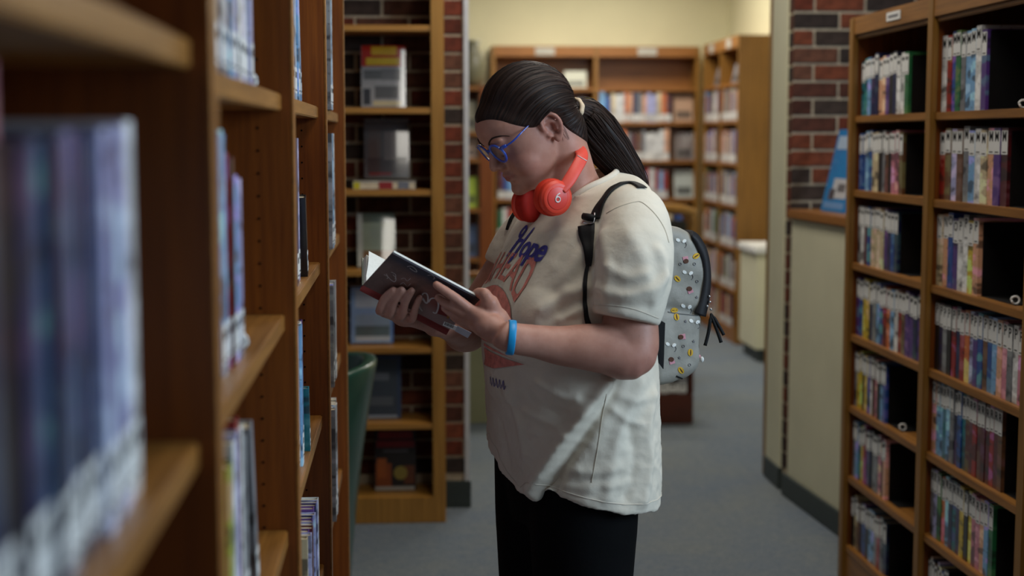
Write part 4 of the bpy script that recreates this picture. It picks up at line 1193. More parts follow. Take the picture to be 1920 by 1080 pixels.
rings += [collar_ring(1.04, 0), collar_ring(.97, .004), collar_ring(.91, 0), collar_ring(.88, -.03), collar_ring(.80, -.055)]
sh.loft(rings)
MBd = Matrix((Bf, Bl, Bz)).transposed()
for s in (-1, 1):
    sh.ball(W(.088, s * .078, 1.105), .074, .082, .080, MBd, 28, 18)
    sh.ball(W(-.045, s * .145, 1.290), .068, .060, .062, MBd, 24, 14)
    sh.ball(W(-.085, s * .07, 1.24), .055, .085, .09, MBd, 24, 14)
sh.ball(W(.030, 0, .99), .140, .17, .12, MBd, 32, 18)
def sleeve(pts, rad, flat, upv):
    c = catmull(pts, 5); n = len(c); rr = [float(np.interp(i / (n - 1), np.linspace(0, 1, len(rad)), rad)) for i in range(n)]
    e = c[-1]; d = (c[-1] - c[-2]).normalized()
    sh.tube(c + [e + d * .0005, e - d * .03, e - d * .035], rr + [rr[-1] * .93, rr[-1] * .86, rr[-1] * .5], 36, flat, upv)
sleeve([W(-.045, .10, 1.315), W(-.045, .150, 1.285), at(1190, 468, 2.675), at(1186, 530, 2.655), at(1173, 599, 2.645)], [.050, .0665, .0720, .0705, .0620], .95, Bf)
sleeve([W(-.04, -.10, 1.315), W(-.03, -.136, 1.288), W(.020, -.172, 1.222), W(.046, -.184, 1.170)], [.050, .062, .060, .058], 1.0, Bf)
sco, sed, sme = voxel(sh, .0036, 10, .5)
set_co(sme, sco)
sb = bvh_of(sme)
def on_shirt(px, py, off=0.0, default=None):
    d = ray(px, py).normalized(); h = sb.ray_cast(CAM_P, d)
    if h[0] is None:
        return default
    return h[0] + h[1] * off
def polyline_dist(P, pts):
    best = np.full(len(P), 9.0)
    for a, b in zip(pts[:-1], pts[1:]):
        a = A3(a); b = A3(b); ab = b - a; t = np.clip(((P - a) @ ab) / (ab @ ab), 0, 1)
        best = np.minimum(best, np.linalg.norm(P - (a + t[:, None] * ab), axis=1))
    return best
# soft folds: polylines on the cloth (found by sight), height, width
FOLDS = [([(1140, 722), (1090, 790), (1040, 860), (1000, 918), (988, 938)], .014, .015),
         ([(1152, 726), (1105, 795), (1060, 865), (1030, 925)], -.009, .014),
         ([(1090, 770), (1040, 830), (985, 880), (955, 915)], .004, .018),
         ([(1200, 720), (1170, 790), (1150, 850), (1140, 930)], .004, .014),
         ([(1225, 740), (1212, 800), (1215, 870), (1205, 940)], .005, .013),
         ([(1180, 800), (1190, 860), (1175, 930)], -.004, .012),
         ([(1010, 720), (1045, 740), (1080, 745)], .004, .009), ([(1000, 740), (1040, 770), (1070, 780)], -.003, .008),
         ([(985, 770), (1020, 790), (1050, 800)], .003, .008), ([(995, 810), (1030, 815), (1060, 812)], .0025, .007),
         ([(950, 740), (975, 790), (985, 850)], .004, .013), ([(940, 800), (950, 850), (962, 900)], -.003, .012),
         ([(1160, 742), (1190, 752), (1220, 742)], .003, .008), ([(1150, 770), (1175, 790), (1200, 795)], .003, .007),
         ([(1070, 880), (1110, 885), (1160, 875)], .003, .010), ([(1060, 910), (1110, 915), (1180, 905)], .002, .008),
         # sleeve
         ([(1120, 540), (1165, 555), (1215, 545), (1245, 520)], .003, .010), ([(1118, 560), (1160, 572), (1215, 575)], -.002, .008),
         ([(1235, 470), (1245, 510), (1225, 560)], .004, .012), ([(1140, 500), (1175, 520), (1210, 515)], .002, .010),
         ([(1180, 440), (1205, 480), (1215, 540)], .0025, .016), ([(1130, 440), (1140, 500), (1135, 560)], .003, .013),
         # chest
         ([(1098, 540), (1060, 555), (1015, 580)], .003, .012), ([(1100, 500), (1070, 530), (1040, 545)], -.0025, .012), ([(1098, 560), (1060, 578), (1020, 600)], -.002, .010),
         ([(1095, 470), (1075, 500), (1060, 540)], .0035, .014), ([(1090, 580), (1050, 600)], .003, .008), ([(1085, 430), (1060, 470), (1040, 500)], .002, .014),
         ([(1050, 390), (1040, 430), (1015, 440)], .002, .012)]
n0 = normals(sme); disp = np.zeros(len(sco))
for pts, amp, wd in FOLDS:
    q = [on_shirt(*p) for p in pts]; q = [x for x in q if x is not None]
    if len(q) < 2: continue
    q = catmull(q, 3)
    d = polyline_dist(sco, q)
    disp += 1.7 * amp * np.exp(-(d / wd) ** 2)
wob = np.array([mnoise.noise(Vector((p[0] * 15, p[1] * 15, p[2] * 9))) + .5 * mnoise.noise(Vector((p[0] * 34 + 3, p[1] * 34, p[2] * 22))) for p in sco])
lowm = np.clip((1.08 - sco[:, 2]) / .25, .07, 1)
disp += wob * .0034 * lowm
fine_ = np.array([mnoise.ridged_multi_fractal(Vector((p[0] * 20 + .4 * p[2] * 20, p[1] * 20, p[2] * 30)), 0.9, 2.1, 3, 1.0, 2.0) if p[2] < 1.32 else 1.0 for p in sco])
disp += (fine_ - 1.0) * .0024 * np.clip(lowm + .2, 0, 1)
sco = sco + n0 * disp[:, None]
sco = smooth_co(sco, sed, 2, .4)
set_co(sme, sco)
sb = bvh_of(sme)
shirt = finish(sme, 't_shirt', M['shirt'], person)
def seam(pxs, name='seam', r_=.0008, off=.0004, mat=None):
    q = [on_shirt(x, y, off) for x, y in [(v.x, v.y) for v in catmull([Vector((x, y, 0)) for x, y in pxs], 8)]]
    q = [x for x in q if x is not None]
    # drop points that jump in depth
    keep = [q[0]]
    for x in q[1:]:
        if (x - keep[-1]).length < .035: keep.append(x)
    if len(keep) > 2:
        return wpart(MB().tube(keep, r_, 6), name, mat or M['rib'], shirt)
SEAMC = plain('seam_thread', (196, 186, 168), .9, .1)
seam([(1137, 400), (1160, 388), (1190, 379), (1204, 380), (1222, 395), (1236, 412), (1247, 432), (1254, 455)], mat=SEAMC)
seam([(1137, 738), (1128, 790), (1119, 850), (1109, 905)], mat=SEAMC)
seam([(1113, 572), (1150, 573), (1190, 580), (1235, 597)], 'hem_stitch', .0008)
def hem_line(dz):
    pts = []
    for dg_ in range(-60, 176, 3):
        z = hem_z(dg_) + dz; al = R(dg_)
        o_ = W(.0, 0, z) + (Bf * math.cos(al) + Bl * math.sin(al)) * .5
        h = sb.ray_cast(o_, -(Bf * math.cos(al) + Bl * math.sin(al)))
        if h[0] is not None: pts.append(h[0] + h[1] * .0003)
    return pts
wpart(MB().tube(hem_line(.021), .0009, 6), 'hem_stitch', M['rib'], shirt)
# collar rib
cr = collar_ring(.965, .004); cr.append(cr[0])
wpart(MB().tube(cr, .0062, 10, .7), 'collar', M['rib'], shirt)

# ------------------------------------------------------------------ printed design on the chest
def project(p, q, off):
    h = sb.ray_cast(W(.6, p, q), -Bf)
    if h[0] is None: return None
    return h[0] + h[1] * off
def print_mesh(polys, name, mat, off=.0012, cell=.006):
    """polys: list of closed 2D outlines (p,q) on the shirt front; cut into a fine grid, laid on the cloth"""
    bm = bmesh.new()
    for poly in polys:
        if isinstance(poly, tuple):     # (verts, faces)
            vv = [bm.verts.new((x, y, 0)) for x, y in poly[0]]
            for f in poly[1]:
                try: bm.faces.new([vv[i] for i in f])
                except ValueError: pass
        else:
            vv = [bm.verts.new((x, y, 0)) for x, y in poly]
            try: bm.faces.new(vv)
            except ValueError: pass
    if not bm.verts: return
    xs = [v.co.x for v in bm.verts]; ys = [v.co.y for v in bm.verts]
    x = min(xs) + cell
    while x < max(xs):
        bmesh.ops.bisect_plane(bm, geom=bm.verts[:] + bm.edges[:] + bm.faces[:], plane_co=(x, 0, 0), plane_no=(1, 0, 0)); x += cell
    y = min(ys) + cell
    while y < max(ys):
        bmesh.ops.bisect_plane(bm, geom=bm.verts[:] + bm.edges[:] + bm.faces[:], plane_co=(0, y, 0), plane_no=(0, 1, 0)); y += cell
    bad = []
    for v in bm.verts:
        r_ = project(v.co.x, v.co.y, off)
        if r_ is None: bad.append(v)
        else: v.co = r_
    if bad: bmesh.ops.delete(bm, geom=bad, context='VERTS')
    bmesh.ops.triangulate(bm, faces=bm.faces[:])
    me = bpy.data.meshes.new(name); bm.to_mesh(me); bm.free()
    return finish(me, name, mat, shirt)
def stroke(pts, w0, n=6):
    """ribbon polygon strip for a pen stroke; pts = (x, y, width factor)"""
    c = catmull([Vector(p) for p in pts], n); L_, R_ = [], []
    for i, p in enumerate(c):
        t = c[min(i + 1, len(c) - 1)] - c[max(i - 1, 0)]; t.z = 0; t.normalize(); nn = Vector((-t.y, t.x, 0))
        L_.append(p + nn * w0 * p.z * .5); R_.append(p - nn * w0 * p.z * .5)
    vs = [(v.x, v.y) for v in L_] + [(v.x, v.y) for v in R_]; m = len(c)
    return (vs, [(i, i + 1, m + i + 1, m + i) for i in range(m - 1)])
blue = plain('violet_blue_print', (72, 68, 136), .85, .1, .1, 60); pinkp = plain('faded_coral_print', (206, 128, 116), .85, .1, .14, 90)
def font_poly(txt, size, x0, z0, slope, shear, bold):
    cu = bpy.data.curves.new('t', 'FONT'); cu.body = txt; cu.size = size; cu.offset = bold; cu.shear = shear; cu.resolution_u = 4; cu.space_character = .92
    o = bpy.data.objects.new('t', cu); COL.objects.link(o); dg = bpy.context.evaluated_depsgraph_get(); dg.update()
    me = bpy.data.meshes.new_from_object(o.evaluated_get(dg)); bpy.data.objects.remove(o, do_unlink=True)
    return ([(x0 + v.co.x, z0 + v.co.y + slope * v.co.x) for v in me.vertices], [tuple(p.vertices) for p in me.polygons])
SW = .0085
hope = [font_poly('ope', .058, .002, 1.216, -.06, .22, .0016),
        stroke([(-.014, 1.262, .7), (-.026, 1.268, .9), (-.034, 1.258, 1), (-.028, 1.250, .9), (-.019, 1.254, .7)], SW * .8),
        stroke([(-.016, 1.266, .8), (-.022, 1.245, 1), (-.031, 1.225, 1.1), (-.042, 1.211, .6)], SW),
        stroke([(.012, 1.268, .5), (.004, 1.252, .8), (-.004, 1.232, 1.1), (-.013, 1.210, 1.1), (-.026, 1.198, .6)], SW),
        stroke([(-.030, 1.238, .6), (-.012, 1.243, .9), (.004, 1.240, .6)], SW * .8)]
print_mesh(hope, 'hope_lettering', blue, .0018, .006)
# AHEAD: tall letters whose feet stand on an arch
def ahead():
    cu = bpy.data.curves.new('t', 'FONT'); cu.body = 'AHEAD'; cu.size = 1; cu.offset = .012; cu.space_character = 1.02; cu.resolution_u = 3
    o = bpy.data.objects.new('t', cu); COL.objects.link(o); dg = bpy.context.evaluated_depsgraph_get(); dg.update()
    me = bpy.data.meshes.new_from_object(o.evaluated_get(dg)); bpy.data.objects.remove(o, do_unlink=True)
    bm = bmesh.new(); bm.from_mesh(me)
    for y in np.linspace(.05, .7, 9):
        bmesh.ops.bisect_plane(bm, geom=bm.verts[:] + bm.edges[:] + bm.faces[:], plane_co=(0, y, 0), plane_no=(0, 1, 0))
    bm.verts.index_update()
    vs = [v.co.copy() for v in bm.verts]; fs = [[v.index for v in f.verts] for f in bm.faces]; bm.free()
    x0 = min(v.x for v in vs); x1 = max(v.x for v in vs); h = max(v.y for v in vs)
    out = []
    for v in vs:
        x = (v.x - x0) / (x1 - x0); y = v.y / h
        th = R(138 + (36 - 138) * x)
        bx = SUNB + SUNR2 * math.cos(th); bz = SUNZ + SUNR2 * math.sin(th)
        tx = AH0 + (AH1 - AH0) * x; tz = AHT + .006 * math.sin(math.pi * x)
        out.append((bx + (tx - bx) * y, bz + (tz - bz) * y))
    return (out, fs)
AH0, AH1, AHT = -.112, .086, 1.214
SUNB, SUNZ, SUNR, SUNR2 = -.030, 1.050, .108, .121
print_mesh([ahead()], 'ahead_lettering', pinkp, .0018, .006)
sun = [(SUNB + SUNR * math.cos(a), SUNZ + SUNR * math.sin(a)) for a in np.linspace(0, math.pi, 40)]
low = [(SUNB - SUNR, SUNZ - .004), (SUNB + SUNR, SUNZ - .004)]
print_mesh([sun], 'sun_print', pinkp, .0022, .006)
print_mesh([[(-.06, 1.003), (-.06, 1.036), (0, 1.031), (.05, 1.027), (.095, 1.024), (.04, 1.012), (0, 1.004)], [(-.06, 1.045), (.0, 1.040), (.05, 1.033), (.085, 1.029), (.03, 1.034), (-.06, 1.040)]], 'wave_print', pinkp, .0020, .006)
sm_ = [stroke([(-.020 + i * .013, .972, .8), (-.016 + i * .013, .986, 1), (-.013 + i * .013, .970, 1), (-.009 + i * .013, .977, .7)], .0022) for i in range(5)]
print_mesh(sm_, 'small_lettering', plain('faint_violet_print', (104, 100, 146), .85, .1, .1, 60), .0016, .006)

# ------------------------------------------------------------------ trousers and shoes
tb = MB()
tb.loft([[W(.012 + a * math.cos(t), b * math.sin(t), z) for t in [2 * math.pi * k / 40 for k in range(40)]] for z, a, b in ((.70, .105, .150), (.78, .115, .165), (.86, .125, .18), (.92, .12, .175))])
for s in (-1, 1):
    tb.tube([W(.014, s * .076, .84), W(.016, s * .076, .70), W(.018, s * .078, .56), W(.018, s * .08, .42), W(.004, s * .085, .26), W(-.010, s * .09, .07)], [.108, .104, .094, .080, .072, .058], 26)
tco, ted, tme = voxel(tb, .007, 6, .5); set_co(tme, tco)
finish(tme, 'trousers', M['trouser'], person)
for s in (-1, 1):
    o = MB()
    prof = [(-.10, .0), (-.10, .05), (-.085, .075), (-.03, .085), (.03, .072), (.10, .05), (.135, .03), (.135, .0)]
    rg = []
    for w_, sc_ in ((-.045, .86), (-.036, .97), (0, 1.0), (.036, .97), (.045, .86)):
        rg.append([W(.03 + x * (1 if abs(w_) < .04 else .95), s * .09 + w_, max(.0, z * sc_)) for x, z in prof])
    o.loft(rg)
    wpart(o, 'shoe', M['black'], person, bevel=.006)
# ================================================================== open book
book_r = empty('open_book', BK(bkL / 2, 0, 0))
tag(book_r, 'open hardback with dark slate and red cover held in the reader\'s hands', 'book')
bk_v2 = (at(689, 470, 2.84) - bkB); bk_v2 = (bk_v2 - bk_u * bk_v2.dot(bk_u)).normalized()
def cover_art():
    m, nt, b = new_mat('slate_red_cover_art')
    tc = N(nt, 'ShaderNodeTexCoord'); sp = N(nt, 'ShaderNodeSeparateXYZ'); nt.links.new(tc.outputs['UV'], sp.inputs[0])
    f = noise(nt, 30, 4, .6); f2 = noise(nt, 12, 3, .6)
    base = ramp(nt, sp.outputs['X'], [(0.0, lin((100, 80, 76))), (.45, lin((124, 84, 70))), (.72, lin((120, 52, 44))), (1.0, lin((96, 24, 26)))])
    ad = N(nt, 'ShaderNodeMath', operation='MULTIPLY_ADD'); nt.links.new(f2, ad.inputs[0]); ad.inputs[1].default_value = .22; nt.links.new(sp.outputs['Y'], ad.inputs[2])
    c2 = mix_rgb(nt, ramp(nt, ad.outputs[0], [(.86, (0, 0, 0, 1)), (1.0, (1, 1, 1, 1))]), base, lin((38, 42, 58)))
    c3 = mix_rgb(nt, ramp(nt, f, [(.35, (.5, .5, .5, 1)), (.62, (0, 0, 0, 1))]), c2, lin((44, 34, 36)))
    lo = N(nt, 'ShaderNodeMath', operation='MULTIPLY'); nt.links.new(ramp(nt, sp.outputs['Y'], [(.22, (1, 1, 1, 1)), (.42, (0, 0, 0, 1))]), lo.inputs[0]); nt.links.new(ramp(nt, sp.outputs['X'], [(.42, (0, 0, 0, 1)), (.55, (.6, .6, .6, 1))]), lo.inputs[1])
    c3 = mix_rgb(nt, lo.outputs[0], c3, lin((150, 132, 126)))
    nt.links.new(c3, b.inputs['Base Color']); b.inputs['Roughness'].default_value = .35; b.inputs['Coat Weight'].default_value = .08; b.inputs['Coat Roughness'].default_value = .3
    return m
M['cover_art'] = cover_art()
def slab(s0, s1, t0, t1, vdir, ndir, h0, h1, org=None):
    o_ = bkB if org is None else org
    P_ = lambda s, t, h: o_ + bk_u * s + vdir * t + ndir * h
    mbx = MB()
    mbx.add([P_(s0, t0, h0), P_(s1, t0, h0), P_(s1, t1, h0), P_(s0, t1, h0), P_(s0, t0, h1), P_(s1, t0, h1), P_(s1, t1, h1), P_(s0, t1, h1)],
            [(0, 3, 2, 1), (4, 5, 6, 7), (0, 1, 5, 4), (1, 2, 6, 5), (2, 3, 7, 6), (3, 0, 4, 7)])
    return mbx
n2 = bk_u.cross(bk_v2)
if n2.dot(bk_v) > 0: n2 = -n2          # outward of the far half: away from the near half
CT = .0028
fc = wpart(slab(0, bkL, .004, bkWd, bk_v, bk_n, -CT, 0), 'front_cover', M['cover_art'], book_r, False)
uv = fc.data.uv_layers.new(name='UVMap'); l0 = parent_loc(book_r)
for lp in fc.data.loops:
    p = fc.data.vertices[lp.vertex_index].co + l0 - bkB
    uv.data[lp.index].uv = (p.dot(bk_u) / bkL, p.dot(bk_v) / bkWd)
grey_green = plain('grey_green_board', (112, 118, 110), .5, .3); redm = plain('red_spine_cloth', (120, 42, 38), .6, .3)
wpart(slab(0, bkL, .004, bkWd, bk_v2, n2, -CT, 0), 'back_cover', grey_green, book_r, False)
# spine: rounded strip joining both boards underneath
e1 = BK(0, .006, 0); e2 = bkB + bk_v2 * .006
low_d = -(bk_v + bk_v2).normalized()
arc = [e1, lerp(e1, e2, .15) + low_d * .007, lerp(e1, e2, .5) + low_d * .011, lerp(e1, e2, .85) + low_d * .007, e2]
arc = catmull(arc, 4)
ring0 = arc + [p - low_d * .003 for p in reversed(arc)]
wpart(MB().loft([ring0, [p + bk_u * bkL for p in ring0]]), 'spine', redm, book_r, False)
# page blocks and loose leaves
mpg = plain('white_pages', (222, 222, 216), .8, .1, .04, 200)
wpart(slab(.002, bkL - .002, .003, bkWd + .0014, bk_v, bk_n, -CT - .0045, -CT - .0002), 'page_block', mpg, book_r, False)
wpart(slab(.003, bkL - .003, .003, bkWd - .004, bk_v2, n2, -CT - .009, -CT - .0002), 'page_block', mpg, book_r, False)
for k, (f, bend) in enumerate(((.03, .003), (.86, .004), (.93, .003))):
    vd = (bk_v * (1 - f) + bk_v2 * f).normalized(); nn = bk_u.cross(vd).normalized()
    r0_ = []; NPG = 8
    for i in range(NPG + 1):
        t = .006 + (bkWd - .012) * i / NPG
        r0_.append(bkB - low_d * .006 + vd * t + nn * bend * math.sin(math.pi * i / NPG))
    rg = [r0_ + [p + nn * .0004 for p in reversed(r0_)], [p + bk_u * (bkL - .006) for p in r0_] + [p + nn * .0004 + bk_u * (bkL - .006) for p in reversed(r0_)]]
    rg = [[p + bk_u * .003 for p in q] for q in rg]
    wpart(MB().loft(rg), 'leaf', mpg, book_r, False)
# handwriting-like title on the cover (strokes placed on the cover plane)
inkw = plain('pale_title_ink', (186, 176, 172), .6, .2, .1)
def ink(pxs, w=.0011, mat=None):
    pts = [PL(x, y, .0004) for x, y in pxs]
    c = catmull(pts, 6); vs = []; fs = []
    for i, p in enumerate(c):
        t = (c[min(i + 1, len(c) - 1)] - c[max(i - 1, 0)]).normalized(); q = t.cross(bk_n) * w * .5
        vs += [p + q, p - q]
    for i in range(len(c) - 1): fs.append((2 * i, 2 * i + 1, 2 * i + 3, 2 * i + 2))
    wpart(MB().add(vs, fs), 'cover_lettering', mat or inkw, book_r, False)
T_ = lambda pts: [(670 + x / 6, 460 + y / 6) for x, y in pts]
ink(T_([(300, 330), (340, 350), (380, 390), (420, 410), (435, 370), (400, 330)]))
ink(T_([(325, 320), (345, 360), (330, 375)]))
ink(T_([(380, 300), (430, 330), (425, 380)]))
ink(T_([(480, 440), (520, 420), (560, 460), (600, 430)]), .0008)
ink(T_([(490, 380), (530, 370), (560, 400), (600, 370)]), .0008)
ink(T_([(560, 240), (610, 235), (660, 275), (665, 300), (620, 280), (590, 255)]))
ink(T_([(790, 340), (840, 335), (870, 370), (850, 380)]), .0009)
# large B
ink(T_([(730, 560), (745, 540), (780, 545), (795, 590), (790, 640), (770, 650), (720, 590), (700, 610), (700, 690), (730, 740)]), .0027)
ink(T_([(800, 640), (830, 600), (880, 600), (910, 650), (905, 720), (880, 765), (850, 750)]), .0028)
ink(T_([(740, 590), (770, 640), (800, 640)]), .0014)
# barcode label near the lower edge, and a white tape label wrapping past it
def lab_quad(q, name, mat, h=.0006):
    pts = [PL(x, y, h) for x, y in q]; pts2 = [p - bk_n * .0005 for p in pts]
    return wpart(MB().loft([pts2, pts]), name, mat, book_r, False)
bl = lab_quad([(833, 603), (859, 613), (856, 621), (830, 610)], 'barcode_label', M['white'])
for i in range(9):
    x = 834.5 + i * 1.9; y = 604.6 + i * .75; w_ = (1.1, .6, .9)[i % 3]
    lab_quad([(x, y), (x + w_, y + .4), (x + w_ - 1.6, y + 5.0), (x - 1.6, y + 4.6)], 'barcode_bar', M['lettering'], .0011)
lab_quad([(858, 611), (884, 624), (877, 634), (853, 621)], 'tape_label', plain('tape_white', (176, 176, 184), .5, .3))
art_y = plain('ochre_art', (150, 96, 40), .5, .3); art_d = plain('dark_art', (24, 20, 20), .5, .3); art_r = plain('dark_red_art', (110, 30, 28), .5, .3)
lab_quad([(826, 572), (842, 580), (838, 594), (820, 588)], 'cover_art_patch', art_r, .0003)
lab_quad([(842, 584), (846, 586), (841, 598), (837, 596)], 'cover_art_patch', art_y, .0003)
lab_quad([(848, 592), (857, 597), (856, 606), (845, 600)], 'cover_art_patch', art_d, .0003)

# ================================================================== silicone wristband
wb = empty('wristband', at(958, 632, 2.617))
tag(wb, 'bright blue silicone wristband on the reader\'s left wrist', 'wristband')
wdir = (at(972, 634, 2.622) - at(940, 622, 2.618)).normalized()
wdir = Vector((1, 0, -.11)).normalized()
wc = at(958, 632.5, 2.6165); wu = Vector((0, -1, 0)); wu = (wu - wdir * wu.dot(wdir)).normalized(); wv_ = wdir.cross(wu)
rgs = []
for i in range(57):
    a = 2 * math.pi * i / 56; dd = wu * math.cos(a) + wv_ * math.sin(a)
    # fit to the wrist
    h = body_bvh.ray_cast(wc + dd * .08, -dd, .08); rr_ = ((h[0] - wc).length if h[0] is not None else .028)
    rr_ = min(max(rr_, .024), .034) + .0007
    prof_ = [(-.0066, .0), (-.0066, .0018), (-.005, .0026), (.005, .0026), (.0066, .0018), (.0066, 0)]
    rgs.append([wc + dd * (rr_ + h_) + wdir * w_ for w_, h_ in prof_])
wpart(MB().loft(rgs, cap=False), 'band', plain('sky_blue_silicone', (20, 142, 200), .4, .4, .04), wb)

# ================================================================== eyeglasses
gl = empty('eyeglasses', HW(.105, 0, .012))
tag(gl, 'round translucent blue eyeglasses on the reader\'s face', 'eyeglasses')
def glass_frame():
    m, nt, b = new_mat('blue_acetate')
    f = noise(nt, 60)
    nt.links.new(ramp(nt, f, [(.3, lin((18, 52, 150))), (.7, lin((34, 92, 206)))]), b.inputs['Base Color'])
    b.inputs['Roughness'].default_value = .15; b.inputs['Transmission Weight'].default_value = .08; b.inputs['Coat Weight'].default_value = .5
    return m
def lens_mat():
    m, nt, b = new_mat('lens_glass')
    f = noise(nt, 10); nt.links.new(ramp(nt, f, [(.4, (.96, .98, 1, 1)), (.6, (1, 1, 1, 1))]), b.inputs['Base Color'])
    b.inputs['Roughness'].default_value = .02; b.inputs['Transmission Weight'].default_value = 1.0; b.inputs['IOR'].default_value = 1.12; b.inputs['Alpha'].default_value = .35
    return m
gfm = glass_frame(); lm_ = lens_mat()
GA, GC = .1000, .010           # plane of the lenses in the head frame
tilt_g = R(8)
def GP(b, c, o=0.0):
    # slight wrap and pantoscopic tilt
    return HW(GA + o - 1.6 * b * b + (c - GC) * math.tan(tilt_g), b, c)
for s in (-1, 1):
    loop = []
    for k in range(41):
        a = 2 * math.pi * k / 40
        loop.append(GP(s * .0335 + .0225 * math.cos(a) * (1 + .03 * math.cos(2 * a)), GC + .0195 * math.sin(a) + .001 * math.cos(2 * a)))
    rgs = []
    ctr = GP(s * .0335, GC)
    for i in range(41):
        p = loop[i]; out = (p - ctr).normalized()
        rgs.append([p + out * (.0027 * math.cos(t)) + Hf * (.0022 * math.sin(t)) for t in [2 * math.pi * q / 8 for q in range(8)]])
    rm = wpart(MB().loft(rgs, cap=False), 'rim', gfm, gl)
    front = [p + Hf * .0005 for p in loop[:-1]]; back = [p - Hf * .0005 for p in loop[:-1]]
    wpart(MB().loft([back, front]), 'lens', lm_, gl, False)
    wpart(MB().box(0, 1, 0, 1, 0, 1) if False else MB().tube([GP(s * .0550, GC + .010), GP(s * .0605, GC + .0105, -.004), GP(s * .0660, GC + .0105, -.008)], [.0032, .0036, .0030], 8), 'end_piece', gfm, gl)
    wpart(MB().tube(catmull([GP(s * .0655, GC + .0105, -.008), HW(.074, s * .0735, .0225), HW(.050, s * .0730, .027), HW(.026, s * .0680, .030), HW(-.004, s * .0670, .034), HW(-.022, s * .0660, .014)], 6), [.0030] * 12 + [.0024] * 12 + [.0018] * 7, 8, .55, Hl), 'temple', gfm, gl)
    wpart(MB().tube([GP(s * .0575, GC + .0135, .0022), GP(s * .0585, GC + .0135, .0030)], .0011, 8), 'rivet', M['chrome'], gl)
wpart(MB().tube(catmull([GP(.0115, GC + .004), GP(.005, GC + .0075, .002), GP(-.005, GC + .0075, .002), GP(-.0115, GC + .004)], 5), .0023, 8), 'bridge', gfm, gl)

# ================================================================== headphones around the neck
hpL = at(1041, 371, 2.722); hpR = at(984, 383, 2.845)
hp = empty('headphones', lerp(hpL, hpR, .5))
tag(hp, 'coral red on-ear headphones hanging round the reader\'s neck', 'headphones')
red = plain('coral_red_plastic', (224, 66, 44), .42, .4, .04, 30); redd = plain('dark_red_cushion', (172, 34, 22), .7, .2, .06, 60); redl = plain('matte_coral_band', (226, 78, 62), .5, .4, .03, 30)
def disc_stack(c, ax, prof, name, mat, seg=40):
    ax = ax.normalized(); u = Vector((0, 0, 1)); u = (u - ax * u.dot(ax)).normalized(); w = ax.cross(u)
    rg = [[c + ax * h + (u * math.cos(t) + w * math.sin(t)) * r_ for t in [2 * math.pi * k / seg for k in range(seg)]] for r_, h in prof]
    return wpart(MB().loft(rg), name, mat, hp)
axL = (Bl + Vector((.06, -.10, -.04))).normalized(); axR = (-Bl + Vector((-.25, -.25, -.05))).normalized()
for c, ax, nm in ((hpL, axL, 'L'), (hpR, axR, 'R')):
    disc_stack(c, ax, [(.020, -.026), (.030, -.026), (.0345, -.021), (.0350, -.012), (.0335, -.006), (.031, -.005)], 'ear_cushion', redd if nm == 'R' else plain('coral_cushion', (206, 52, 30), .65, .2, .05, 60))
    cp = disc_stack(c, ax, [(.030, -.006), (.0325, -.004), (.0325, .004), (.0315, .006), (.0295, .0065), (.0285, .0085), (.027, .0095), (.020, .0098)], 'ear_cup', red)
    disc_stack(c, ax, [(.0215, .0095), (.0212, .0104), (.020, .0108)], 'logo_plate', plain('coral_plate', (218, 62, 50), .35, .4, .03, 30))
# emblem: a ring with a stem rising from its left side
def emblem(c, ax):
    ax = ax.normalized(); u = Vector((0, 0, 1)); u = (u - ax * u.dot(ax)).normalized(); w = ax.cross(u) * -1
    if w.dot(C_RIGHT) < 0: w = -w
    rot = R(-14)
    def Q(x, y): return c + ax * .0112 + (w * (x * math.cos(rot) - y * math.sin(rot)) + u * (x * math.sin(rot) + y * math.cos(rot)))
    pts = [Q(.0048 * math.cos(a), -.0022 + .0048 * math.sin(a)) for a in [2 * math.pi * k / 24 for k in range(25)]]
    wpart(MB().tube(pts, .00115, 6), 'emblem', M['white'], hp)
    wpart(MB().tube(catmull([Q(-.0048, -.0022), Q(-.0044, .002), Q(-.0022, .0066), Q(.0012, .0098)], 5), .00115, 6), 'emblem', M['white'], hp)
emblem(hpL, axL)
emblem(hpR, axR)
# headband: arms from the cups, arch behind the neck
top = at(1088, 283, 2.815)
bandpts = [hpL + axL * .003 + Vector((.010, .0, .014)), at(1065, 341, 2.727), at(1079, 318, 2.741), at(1091, 294, 2.765), W(.014, .048, 1.416), W(.002, 0, 1.424), W(.014, -.048, 1.416), W(.045, -.068, 1.385), hpR + axR * .004 + Vector((.01, .0, .024))]
bp = catmull(bandpts, 8); rg = []; nb = len(bp); cen = lerp(hpL, hpR, .5)
for i, p in enumerate(bp):
    t = (bp[min(i + 1, nb - 1)] - bp[max(i - 1, 0)]).normalized()
    out = (p - W(-.005, 0, p.z)); out.z = 0; out = (out - t * out.dot(t)).normalized(); sd_ = t.cross(out).normalized()
    s = i / (nb - 1); e = abs(2 * s - 1)
    wd = .0115 if e < .72 else .0115 - .0025 * (e - .72) / .28; tk = .0042
    rg.append([p + sd_ * wd * x + out * tk * y for x, y in ((-1, -.4), (-.8, -1), (.8, -1), (1, -.4), (1, .4), (.8, 1), (-.8, 1), (-1, .4))])
wpart(MB().loft(rg), 'headband', redl, hp)
k = 22
wpart(MB().tube([rg[k][6] + (rg[k][6] - rg[k][2]) * .05, rg[k][5] + (rg[k][5] - rg[k][1]) * .05], .0008, 6), 'band_marking', M['white'], hp)

